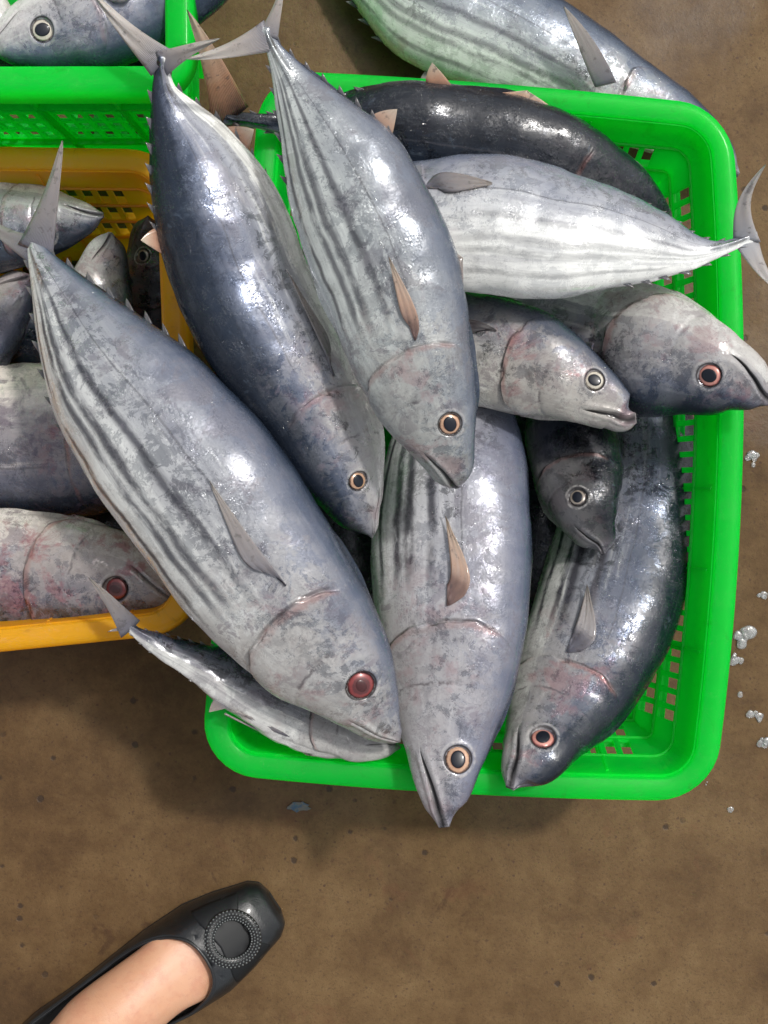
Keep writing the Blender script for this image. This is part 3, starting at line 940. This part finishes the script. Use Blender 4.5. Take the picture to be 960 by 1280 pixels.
# filler fish added deep in the heap, coloured dark to shade the gaps
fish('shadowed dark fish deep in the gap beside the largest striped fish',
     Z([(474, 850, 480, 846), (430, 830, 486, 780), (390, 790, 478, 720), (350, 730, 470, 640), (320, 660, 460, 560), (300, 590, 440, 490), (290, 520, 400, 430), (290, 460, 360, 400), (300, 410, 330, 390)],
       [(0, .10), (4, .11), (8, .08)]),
     gill=120, eye=None, roll=R_(20), k=.62, skin=fish_skin('skin_filler_deep_black', 81.2, back=.62, stripe=0, scrape=.3, bright=.4), finlets=False, dorsal=False, res=.7)
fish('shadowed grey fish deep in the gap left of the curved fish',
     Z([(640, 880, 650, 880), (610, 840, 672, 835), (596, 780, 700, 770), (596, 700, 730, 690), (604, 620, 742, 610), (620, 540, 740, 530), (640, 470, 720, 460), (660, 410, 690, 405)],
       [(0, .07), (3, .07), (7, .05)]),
     gill=120, eye=None, roll=R_(20), k=.55, skin=fish_skin('skin_filler_deep_grey', 84.9, back=.58, stripe=0, scrape=.3, bright=.4), finlets=False, dorsal=False, res=.7)

# L - on the floor behind
floor_fish = fish('large pale fish lying on the floor beyond the far rim of the green crate',
     Z([(921, 222, 928, 210), (902, 222, 914, 186), (870, 212, 890, 152), (825, 195, 846, 112), (770, 172, 800, 75), (705, 150, 752, 40), (632, 120, 702, 4), (560, 92, 640, -38), (500, 68, 575, -68), (455, 15, 505, -88), (420, -40, 445, -100), (395, -80, 405, -108), (375, -100, 380, -115)],
       [(0, .030), (3, .045), (6, .052), (12, .03)]),
     gill=185, eye=None, roll=R_(6), k=.58, openm=.05,
     skin=fish_skin('skin_floor_fish', 45.5, back=.22, stripe=.62, scrape=.5, red=.6, bright=1.1, tint=(.98, 1.03, 1.0)),
     finm=FIN_GREY, finlets=True, dshow=False, group='whole fish outside the middle crate')

fin('pectoral_fin', P(770, 103, .092), P(744, 109, .094), P(705, 8, .130), floor_fish, FIN_GREY, (.2, .1, 1), bulge=.12, tbulge=-.02, th=.003, n=18, m=8)

# N - in the top left crate
fish('bright silver head with a white ringed eye in the tall green crate, top left',
     Z([(-16, 62, -14, 72), (-4, 40, -2, 80), (20, 18, 15, 86), (60, -12, 55, 92), (112, -48, 108, 92), (165, -90, 165, 68), (215, -150, 235, 20), (250, -215, 290, -60), (270, -285, 330, -150), (300, -350, 345, -270), (325, -410, 340, -390)],
       [(0, .285), (3, .275), (10, .27)]),
     gill=150, eye=(53, 36), eye_r=15, iris='pale', roll=R_(-2), k=.60,
     skin=fish_skin('skin_bright_head', 49.1, back=.26, stripe=.0, scrape=.45, red=.1, bright=1.25),
     pec=(1.05, 1.6, .40, .50, .55, .002), finlets=False, dorsal=False, group='whole fish in the tall green crate')
fish('silver fish cut by the left frame edge in front of the white ringed eye',
     Z([(14, 58, 10, 66), (6, 20, -4, 78), (-20, -18, -30, 84), (-70, -40, -75, 80), (-140, -45, -140, 70), (-220, -30, -220, 50), (-300, 0, -300, 20)],
       [(0, .262), (6, .25)]),
     gill=90, eye=None, roll=0, k=.6, openm=.03, skin=fish_skin('skin_edge_silver', 52.7, back=.2, stripe=0, bright=1.2, scrape=.3),
     finlets=False, dorsal=False, res=.6, group='whole fish in the tall green crate')
fish('dark fish mostly hidden beneath the bright head in the tall green crate',
     Z([(236, 78, 236, 86), (200, 62, 195, 95), (150, 40, 145, 98), (90, 30, 85, 98), (20, 30, 20, 96), (-60, 40, -60, 90), (-140, 60, -140, 70)],
       [(0, .235), (6, .22)]),
     gill=90, eye=None, roll=.3, k=.6, skin=fish_skin('skin_under_dark', 55.3, back=.5, stripe=0, bright=.6, scrape=.3),
     finlets=False, dorsal=False, res=.6, group='whole fish in the tall green crate')

# yellow crate fish
YG = 'whole fish in the yellow crate'
fish('fish with pale lower jaw and yellow eye at the far wall of the yellow crate',
     Z([(130, 269, 130, 275), (118, 262, 120, 286), (92, 250, 100, 302), (50, 234, 60, 322), (0, 220, 5, 338), (-60, 212, -60, 345), (-130, 215, -130, 340), (-220, 240, -220, 320), (-300, 270, -300, 290)],
       [(0, .17), (4, .16), (8, .12)]),
     gill=120, eye=(52, 294), eye_r=15, iris='pale', roll=R_(-5), k=.6, openm=.05,
     skin=fish_skin('skin_yellow_crate_head', 58.8, back=.42, stripe=0, scrape=.4, bright=1.15), finlets=False, dorsal=False, group=YG)
fish('snout pointing away between the yellow eyed head and the black head in the yellow crate',
     Z([(136, 290, 146, 294), (118, 302, 156, 312), (100, 330, 160, 345), (90, 380, 165, 395), (80, 440, 168, 450), (80, 520, 160, 520), (95, 600, 135, 600)],
       [(0, .165), (3, .14), (6, .08)]),
     gill=110, eye=None, roll=-.3, k=.62, openm=.04,
     skin=fish_skin('skin_yellow_crate_snout', 61.3, back=.25, stripe=0, scrape=.9, bright=1.0), finlets=False, dorsal=False, group=YG)
fish('almost black head with faint ringed eye at the far corner of the yellow crate',
     Z([(180, 270, 190, 270), (166, 285, 206, 283), (158, 315, 220, 310), (152, 360, 228, 358), (152, 420, 228, 420), (160, 480, 222, 480), (175, 560, 205, 560)],
       [(0, .12), (3, .10), (6, .06)]),
     gill=110, eye=(177, 320), eye_r=9, iris='dark', roll=R_(20), k=.62,
     skin=fish_skin('skin_yellow_crate_black', 64.4, back=.6, stripe=0, scrape=.3, bright=.28), finlets=False, dorsal=False, group=YG)
fish('pinkish head at the left frame edge with a dark jaw line, above the blotched body',
     Z([(34, 345, 44, 352), (14, 344, 44, 372), (-14, 352, 34, 410), (-45, 375, 12, 450), (-90, 400, -25, 490), (-150, 440, -90, 520), (-220, 490, -190, 530)],
       [(0, .155), (6, .12)]),
     gill=110, eye=None, roll=R_(10), k=.6, openm=.06,
     skin=fish_skin('skin_yellow_crate_pink', 67.9, back=.2, stripe=0, scrape=.7, red=1.0, bright=.75, tint=(1.06, .96, .97)), finlets=False, dorsal=False, group=YG)
fish('blotched grey headless looking body in the middle of the yellow crate',
     Z([(238, 570, 238, 580), (218, 535, 222, 605), (185, 498, 195, 625), (140, 468, 148, 640), (85, 456, 88, 648), (20, 458, 20, 650), (-50, 468, -50, 645), (-120, 490, -120, 625), (-200, 530, -200, 590), (-270, 560, -270, 575)],
       [(0, .15), (3, .135), (9, .10)]),
     gill=140, eye=None, roll=R_(-12), k=.62,
     skin=fish_skin('skin_yellow_crate_blotched', 71.2, back=.30, dark=1.2, stripe=0, scrape=.6, red=1.0, bright=.88, blotch=1.0, tint=(1.08, .97, .93)), finlets=False, dorsal=False, group=YG)
fish('blotched fish with a blood red eye along the near wall of the yellow crate',
     Z([(226, 750, 226, 762), (212, 728, 212, 772), (190, 700, 190, 782), (161, 672, 158, 790), (120, 653, 116, 798), (70, 643, 66, 804), (15, 637, 10, 809), (-50, 637, -50, 808), (-120, 650, -120, 798), (-190, 672, -190, 770), (-260, 700, -260, 735)],
       [(0, .175), (4, .162), (10, .12)]),
     gill=185, eye=(145, 735), eye_r=15.5, iris='red', roll=R_(-8), k=.58, openm=.02,
     skin=fish_skin('skin_red_eyed', 75.6, back=.38, dark=1.4, stripe=0, scrape=1.0, red=1.2, bright=.88, blotch=.5, tint=(1.06, .98, .95)), finlets=False, dorsal=False, group=YG)

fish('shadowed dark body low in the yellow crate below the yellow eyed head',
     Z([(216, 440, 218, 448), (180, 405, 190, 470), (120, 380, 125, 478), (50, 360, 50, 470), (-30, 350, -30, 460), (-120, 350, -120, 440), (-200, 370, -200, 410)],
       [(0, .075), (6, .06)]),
     gill=110, eye=None, roll=.3, k=.6, skin=fish_skin('skin_filler_low_dark', 88.2, back=.5, stripe=0, scrape=.3, bright=.5), finlets=False, dorsal=False, res=.6, group=YG)  # added filler, its dark skin stands in for shade in the gap
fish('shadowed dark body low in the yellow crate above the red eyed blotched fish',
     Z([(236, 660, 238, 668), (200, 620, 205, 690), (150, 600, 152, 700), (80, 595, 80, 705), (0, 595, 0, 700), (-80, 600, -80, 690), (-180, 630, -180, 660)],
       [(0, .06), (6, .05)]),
     gill=110, eye=None, roll=.3, k=.6, skin=fish_skin('skin_filler_low_black', 91.7, back=.6, stripe=0, scrape=.3, bright=.3), finlets=False, dorsal=False, res=.6, group=YG)  # second added filler, skin darkened so the gap over the base looks shaded

# ------------------------------------------------------------------ foot and shoe
def foot():
    heel = P(28, 1330, 0)[:2]; toe = P(339, 1127, 0)[:2]
    ax = nrm(toe - heel); L = np.linalg.norm(toe - heel)
    sd = np.array([-ax[1], ax[0]])          # left of the walking direction
    root = empty('person', (heel[0], heel[1], 0), 'bare foot in a black ballet flat with a beaded ring', 'person')
    skin = NS('skin')
    p = skin.pos()
    n = skin.noise(p, 14, 4, .6); f = skin.noise(p, 160, 4, .6); g = skin.voro(p, 900)
    c = skin.mix(n, (.50, .26, .15), (.62, .36, .235))
    c = skin.mix(skin.ss(f, .55, .7) * .25, c, (.42, .17, .12))
    c = skin.mix(skin.ss(skin.noise(p, 26, 5, .7), .48, .64) * .40, c, (.46, .19, .12))
    vein = skin.ss((skin.noise(p, 10, 2, .5, 1.5) - .5).abs(), .02, .004)
    c = skin.mix(vein * .04, c, (.33, .24, .24))
    skin.bsdf(Base_Color=c, Roughness=.42, Subsurface_Weight=.25, Subsurface_Radius=(.012, .005, .003), Subsurface_Scale=1.0,
              Normal=skin.bump(g * .4 + f * .8 + vein * .15, .35, .0008), Specular_IOR_Level=.45)
    # continuous foot + lower leg: stations (t along foot 0 heel..1 toe, height centre, half width, half height, side shift)
    st = [(.955, .018, .008, .004, 0), (.93, .018, .018, .007, 0), (.88, .019, .028, .009, 0), (.80, .022, .036, .013, .001), (.70, .028, .041, .020, .002),
          (.60, .035, .0365, .029, .003), (.50, .044, .037, .037, .002), (.42, .054, .0385, .046, .001), (.34, .068, .039, .056, 0)]
    rings = []
    for (t, hc, hw, hh, sh) in st:
        c = heel + ax*t*L + sd*sh
        rings.append((np.array([c[0], c[1], hc]), np.array([sd[0], sd[1], 0]), np.array([0, 0, 1.]), hw, hh))
    # bend upwards into the shin
    leg = [(.26, .088, 60, .033, .050), (.20, .112, 40, .034, .044), (.165, .140, 18, .034, .040), (.15, .19, 6, .036, .040), (.14, .26, 0, .043, .046), (.13, .34, 0, .052, .055), (.125, .42, 0, .054, .056), (.12, .48, 0, .050, .052)]
    for (t, z, ang, hw, hh) in leg:
        c = heel + ax*t*L
        a = math.radians(ang)
        upv = np.array([ax[0]*math.cos(a), ax[1]*math.cos(a), math.sin(a)])
        rings.append((np.array([c[0], c[1], z]), np.array([sd[0], sd[1], 0]), upv, hw, hh))
    m = 40; V = []; F = []
    # resample smoothly
    RR = np.array([np.concatenate([r[0], r[1], r[2], [r[3], r[4]]]) for r in rings])
    tt = np.concatenate([[0], np.cumsum(np.linalg.norm(np.diff(RR[:, :3], axis=0), axis=1))])
    q = hermite(tt, RR, np.linspace(0, tt[-1], 110))
    for i in range(len(q)):
        c = q[i, :3]; s_ = nrm(q[i, 3:6]); u_ = nrm(q[i, 6:9]); hw, hh = q[i, 9:11]
        tpos = (np.dot(c[:2]-heel, ax))/L
        for k in range(m):
            th = 2*PI*k/m
            x = math.cos(th); y = math.sin(th)
            e = .95
            pk = c + s_*math.copysign(abs(x)**e, x)*hw + u_*math.copysign(abs(y)**1.05, y)*hh
            # tendons on the instep, ankle bones
            if y > 0:
                for off in (-.45, -.1, .25, .55):
                    pk = pk + u_*.0010*math.exp(-((x-off)/.09)**2)*math.exp(-((tpos-.62)/.16)**2)
            for sg in (1, -1):
                ab = P(0, 0, 0)*0 + np.array([*(heel+ax*.17*L + sd*sg*.034), .085])
                dd = np.linalg.norm(pk-ab)
                pk = pk + np.array([sd[0], sd[1], 0])*sg*.008*math.exp(-(dd/.016)**2)
            V.append(pk)
    n = len(q)
    for i in range(n-1):
        for k in range(m):
            F.append((i*m+k, i*m+(k+1) % m, (i+1)*m+(k+1) % m, (i+1)*m+k))
    F.append(tuple(range(m))[::-1]); F.append(tuple((n-1)*m+k for k in range(m)))
    a, b, c3 = V[F[m*20][0]], V[F[m*20][1]], V[F[m*20][2]]
    if np.dot(np.cross(b-a, c3-a), a - q[20, :3]) < 0: F = [f[::-1] for f in F]
    mesh_obj('body', V, F, skin.mat, root)
    # heel pad of the foot
    # shoe
    lea = NS('black_leather')
    p = lea.pos()
    n1 = lea.noise(p, 35, 4, .6); v1 = lea.voro(p, 700); cr = lea.noise(p, 90, 5, .65, 1.0)
    c = lea.mix(lea.ss(n1, .4, .7), (.006, .007, .008), (.013, .015, .017))
    c = lea.mix(lea.ss(cr, .64, .72) * .35, c, (.07, .07, .075))
    lea.bsdf(Base_Color=c, Roughness=.30 + cr*.2, Normal=lea.bump(v1*.3 + cr*.8, .4, .0009), Specular_IOR_Level=.42, Coat_Weight=.35, Coat_Roughness=.12)
    leather = lea.mat
    def outline(t):   # half width left, right
        wl = np.interp(t, [-.03, 0, .06, .15, .3, .45, .6, .75, .85, .92, .97, 1.0, 1.012], [.004, .018, .031, .036, .037, .041, .045, .0455, .040, .034, .030, .023, .010])
        return wl
    def hgt(t):
        return np.interp(t, [-.03, .0, .1, .3, .5, .62, .72, .82, .9, .96, 1.0, 1.012], [.045, .062, .058, .038, .040, .054, .056, .046, .037, .030, .021, .012])
    def cut(t):  # angle from the top (0 = closed) where the leather starts, in degrees
        if t >= .768 or t <= 0: return 0.0
        if t > .45: return 70*math.sqrt(max(0, 1-((t-.45)/.318)**2.2))
        return float(np.interp(t, [0, .02, .1, .3, .45], [0, 48, 68, 72, 70]))
    ns = 90; na = 22
    tsn = np.unique(np.concatenate([np.linspace(-.03, 1.012, 60), .768 - .2*np.linspace(0, 1, 24)**2.2, np.linspace(.96, 1.012, 10)])); ns = len(tsn)
    V = []; 
    for t in tsn:
        c = heel + ax*t*L; w_ = float(outline(t)); hh = float(hgt(t)); ct = math.radians(float(cut(t)))
        for sgn in (1, -1):
            for j in range(na+1):
                th = ct + (math.radians(112)-ct)*j/na      # 0 top .. 112 below
                x = math.sin(th)**.8 if th < PI/2 else 1 - (1-math.sin(th))*2.0
                y = math.cos(th)
                z = .010 + (max(y, 0)**.85)*(hh-.010) if y > 0 else .010 + y*.016
                q_ = c + sd*sgn*w_*x
                pl = .0010*math.sin(t*L*900)*math.exp(-((t-.775)/.05)**2)*(1 if th < 1.2 else 0)*0
                V.append((q_[0], q_[1], max(z, .003) + pl))
    F = []
    wrow = 2*(na+1)
    for i in range(ns-1):
        for h_ in (0, 1):
            for j in range(na):
                a = i*wrow + h_*(na+1) + j
                f = (a, a+1, a+wrow+1, a+wrow)
                F.append(f if h_ else f[::-1])
    sh = mesh_obj('shoe', V, F, leather, root)
    bm = bmesh.new(); bm.from_mesh(sh.data); bmesh.ops.remove_doubles(bm, verts=bm.verts, dist=.0004); bm.to_mesh(sh.data); bm.free()
    sh.data.polygons.foreach_set('use_smooth', [True]*len(sh.data.polygons))
    md = sh.modifiers.new('s', 'SOLIDIFY'); md.thickness = .0022; md.offset = 1
    orgp = np.array(root.location)
    # sole
    V = []; F = []
    for z, gsc in ((.0006, .96), (.0006, 1.03), (.006, 1.05), (.010, 1.0), (.010, .9)):
        for sgn, rng in ((1, tsn), (-1, tsn[::-1])):
            for t in rng:
                c = heel + ax*(.5+(t-.5)*(1+.02*(gsc-1)*10))*L; w_ = float(outline(t))*gsc
                q_ = c + sd*sgn*w_; V.append((q_[0], q_[1], z))
    M = 2*ns
    for r in range(4):
        for k in range(M):
            F.append((r*M+k, r*M+(k+1) % M, (r+1)*M+(k+1) % M, (r+1)*M+k))
    F.append(tuple(range(M))[::-1]); F.append(tuple(4*M+k for k in range(M)))
    mesh_obj('sole', V, F, simple('sole_rubber', (.015, .014, .013), .7), sh, smooth=False, org=orgp)
    # collar binding
    def tube(pts, r, closed=False, seg=8):
        pts = np.array(pts); n = len(pts); V = []; F = []
        for i in range(n):
            t_ = nrm(pts[min(i+1, n-1)] - pts[max(i-1, 0)]) if not closed else nrm(pts[(i+1) % n]-pts[i-1])
            a = nrm(np.cross(t_, [0, 0, 1.])); b = np.cross(t_, a)
            for k in range(seg):
                th = 2*PI*k/seg; V.append(pts[i] + (a*math.cos(th)+b*math.sin(th))*r)
        for i in range(n if closed else n-1):
            for k in range(seg):
                i2 = (i+1) % n
                F.append((i*seg+k, i*seg+(k+1) % seg, i2*seg+(k+1) % seg, i2*seg+k))
        return V, F
    col = []
    tr = [t for t in tsn if .01 < t < .766]
    tr += [.7679]
    tr = sorted(tr)
    def collar(t, sgn):
        c = heel + ax*t*L; w_ = float(outline(t)); hh = float(hgt(t)); ct = math.radians(float(cut(t)))
        q_ = c + sd*sgn*w_*(math.sin(ct)**.8 if ct > 0 else 0)
        return np.array([q_[0], q_[1], .010 + (math.cos(ct)**.85)*(hh-.010) + .0012])
    pts = [collar(t, 1) for t in tr] + [collar(t, -1) for t in tr[::-1]]
    V, F = tube(pts, .0017, closed=True)
    mesh_obj('collar_binding', V, F, leather, sh, org=orgp)
    # beaded ring and the folded bow under it
    tc = .868
    c0 = heel + ax*tc*L - sd*.000
    zc = float(hgt(tc)) + .006
    rim_r = .0225
    tilt = math.radians(9)
    e1 = np.array([ax[0]*math.cos(tilt), ax[1]*math.cos(tilt), -math.sin(tilt)]); e2 = np.array([sd[0], sd[1], 0.]); e3 = np.cross(e1, e2)
    cc = np.array([c0[0], c0[1], zc])
    V = []; F = []
    NSEG = 64; k2 = 10
    for i in range(NSEG):
        a = 2*PI*i/NSEG
        rd = e1*math.cos(a) + e2*math.sin(a)
        for k in range(k2):
            b = 2*PI*k/k2
            V.append(cc + rd*(rim_r + .0052*math.cos(b)) + e3*.0026*math.sin(b) - np.array([0, 0, .004*(math.sin(a)**2)]))
    for i in range(NSEG):
        for k in range(k2):
            F.append((i*k2+k, i*k2+(k+1) % k2, ((i+1) % NSEG)*k2+(k+1) % k2, ((i+1) % NSEG)*k2+k))
    ring = mesh_obj('ring_buckle', V, F, simple('ring_black', (.012, .012, .013), .35), sh, org=orgp)
    V = []; F = []
    for row, (rr, dz, ph) in enumerate(((rim_r-.0040, .0018, 0), (rim_r-.0014, .0031, .5), (rim_r+.0014, .0031, 0), (rim_r+.0040, .0018, .5))):
        nb = 44
        for i in range(nb):
            a = 2*PI*(i+ph)/nb
            rd = e1*math.cos(a) + e2*math.sin(a)
            o_ = cc + rd*rr + e3*dz - np.array([0, 0, .004*(math.sin(a)**2)])
            b0 = len(V)
            V.append(o_ + e3*.0012)
            for ri, (r_, z_) in enumerate(((.0008, .0009), (.00125, 0.0), (.0008, -.0009))):
                for k in range(6):
                    th = 2*PI*k/6; V.append(o_ + (e1*math.cos(th)+e2*math.sin(th))*r_ + e3*z_)
            for k in range(6): F.append((b0, b0+1+k, b0+1+(k+1) % 6))
            for ri in range(2):
                for k in range(6):
                    F.append((b0+1+ri*6+k, b0+7+ri*6+k, b0+7+ri*6+(k+1) % 6, b0+1+ri*6+(k+1) % 6))
    be = mesh_obj('beading', V, F, simple('bead_grey', (.14, .15, .15), .32, Metallic=.6), sh, org=orgp)
    # bow: gathered strip running across the toe through the ring
    V = []; UVs = []; n_, m_ = 40, 14
    for i in range(n_+1):
        s1 = i/n_*2-1                           # -1..1 across
        wd = .0135 + .010*abs(s1)**1.3
        for j in range(m_+1):
            w1 = j/m_*2-1
            t_ = tc + (w1*wd)/L
            wl = float(outline(t_)); hh = float(hgt(t_))
            x = s1*.93; th = math.asin(min(1, abs(x)**1.25))
            z = .010 + (max(math.cos(th), 0)**.85)*(hh-.010)
            c = heel + ax*t_*L + sd*wl*x*1.04
            pleat = .0011*math.cos(w1*PI*3.0)*(1-.55*abs(s1)) *sst(.30, .6, abs(s1)) + .0012
            V.append((c[0], c[1], z + pleat + .0015))
    F = [(i*(m_+1)+j, i*(m_+1)+j+1, (i+1)*(m_+1)+j+1, (i+1)*(m_+1)+j) for i in range(n_) for j in range(m_)]
    bw = mesh_obj('bow', V, F, simple('bow_leather', (.007, .008, .009), .55, Specular_IOR_Level=.3), sh, org=orgp)
    md = bw.modifiers.new('s', 'SOLIDIFY'); md.thickness = .0018; md.offset = -1
foot()

# ------------------------------------------------------------------ small things on the floor
glass = NS('clear_foam')
gn = glass.noise(glass.pos(), 500, 3)
glass.bsdf(Base_Color=(.92, .93, .92), Roughness=.06, IOR=1.33, Transmission_Weight=.90, Coat_Weight=1.0, Coat_Roughness=.03, Normal=glass.bump(gn, .4, .0006))
def blob(px, py, r, n, label, group):
    c = P(px, py, 0)
    rnd = random.Random(int(px*7+py))
    bm = bmesh.new()
    for i in range(n):
        a = rnd.uniform(0, 2*PI); d = r*.75*math.sqrt(rnd.random()) if n > 1 else 0
        rr = r*rnd.uniform(.22, .55) if n > 1 else r
        g = bmesh.ops.create_icosphere(bm, subdivisions=3, radius=rr)
        for v in g['verts']:
            v.co.z = max(v.co.z*.26, -rr*.12)
            v.co.x *= 1+.2*math.sin(a+v.co.y/rr*2); 
            v.co += Vector((d*math.cos(a), d*math.sin(a), rr*.14 + .0008*i/n))
    me = bpy.data.meshes.new('foam_bubble'); bm.to_mesh(me); bm.free()
    me.polygons.foreach_set('use_smooth', [True]*len(me.polygons))
    me.materials.append(glass.mat)
    o = bpy.data.objects.new('foam_bubble', me); COL.objects.link(o); o.location = (c[0], c[1], .0003)
    tag(o, label, 'bubble', group)
G_ = 'water bubbles on the wet floor'
for (x, y, r, n, lab) in [
    (940, 574, 11, 7, 'uppermost clear bubble cluster on the wet floor right of the crate'),
    (951, 748, 9, 5, 'clear bubble cluster at the right frame edge, below the uppermost one'),
    (930, 793, 16, 9, 'largest clear bubble cluster on the wet floor right of the crate'),
    (921, 822, 10, 6, 'clear bubble cluster just under the largest one on the wet floor'),
    (943, 896, 10, 6, 'round clear bubble cluster over a dark damp stain, lower right'),
    (955, 924, 10, 6, 'lowest clear bubble cluster at the right frame edge'),
    (903, 808, 5, 3, 'faint bubble beside the right rim, left of the largest cluster'),
    (925, 868, 4, 1, 'single tiny bubble between the two lower clusters'),
    (884, 980, 4, 2, 'tiny bubble just off the near right corner of the green crate'),
    (913, 1012, 4, 1, 'tiny bubble on the floor furthest down the picture, lower right'),
    ]:
    blob(x, y, r*CAMH/FPX, n, lab, G_)
# blue scrap
sc_ = P(373, 1008, 0)
V = []; F = []
rnd = random.Random(3)
for i in range(18):
    a = 2*PI*i/18; rx = .011*(1+.3*rnd.uniform(-1, 1)); ry = .0045*(1+.35*rnd.uniform(-1, 1))
    V.append((sc_[0]+rx*math.cos(a), sc_[1]+ry*math.sin(a), .0012+.0006*rnd.random()))
for i in range(18):
    V.append((V[i][0], V[i][1], .0003))
F.append(tuple(range(18))); F.append(tuple(range(18, 36))[::-1])
for i in range(18): F.append((i, 18+i, 18+(i+1) % 18, (i+1) % 18))
bs = NS('faded_blue'); pp = bs.pos(); bs.bsdf(Base_Color=bs.mix(bs.ss(bs.noise(pp, 260, 4), .4, .6), (.03, .07, .12), (.10, .10, .09)), Roughness=.5)
o = mesh_obj('plastic_scrap', V, F, bs.mat, None, smooth=False, org=np.array([sc_[0], sc_[1], 0]))
o.location = (sc_[0], sc_[1], 0)
tag(o, 'small faded blue scrap trodden into the floor below the near rim', 'scrap')

# ------------------------------------------------------------------ light
EL, AZ = 58, 48      # degrees; azimuth from +Y towards +X
w = bpy.data.worlds.new('World'); scene.world = w; w.use_nodes = True
nt = w.node_tree; nt.nodes.clear()
sky = nt.nodes.new('ShaderNodeTexSky'); sky.sky_type = 'NISHITA'; sky.sun_disc = False
sky.sun_elevation = math.radians(EL); sky.sun_rotation = math.radians(AZ)
sky.air_density = 1.2; sky.dust_density = 4.0; sky.ozone_density = 1.0
bg = nt.nodes.new('ShaderNodeBackground'); bg.inputs[1].default_value = .142
out = nt.nodes.new('ShaderNodeOutputWorld')
hs = nt.nodes.new('ShaderNodeHueSaturation'); hs.inputs['Saturation'].default_value = .30
nt.links.new(sky.outputs[0], hs.inputs['Color']); nt.links.new(hs.outputs[0], bg.inputs[0]); nt.links.new(bg.outputs[0], out.inputs[0])
sl = bpy.data.lights.new('sun', 'SUN'); sl.energy = 2.2; sl.angle = math.radians(4); sl.color = (1, .965, .92)
so = bpy.data.objects.new('sun', sl); COL.objects.link(so)
e, a = math.radians(EL), math.radians(AZ)
d = Vector((math.sin(a)*math.cos(e), math.cos(a)*math.cos(e), math.sin(e)))
so.rotation_euler = d.to_track_quat('Z', 'Y').to_euler()
so.location = d*3
scene.view_settings.view_transform = 'Standard'
scene.view_settings.look = 'None'
scene.view_settings.exposure = 0.12
scene.view_settings.gamma = 1
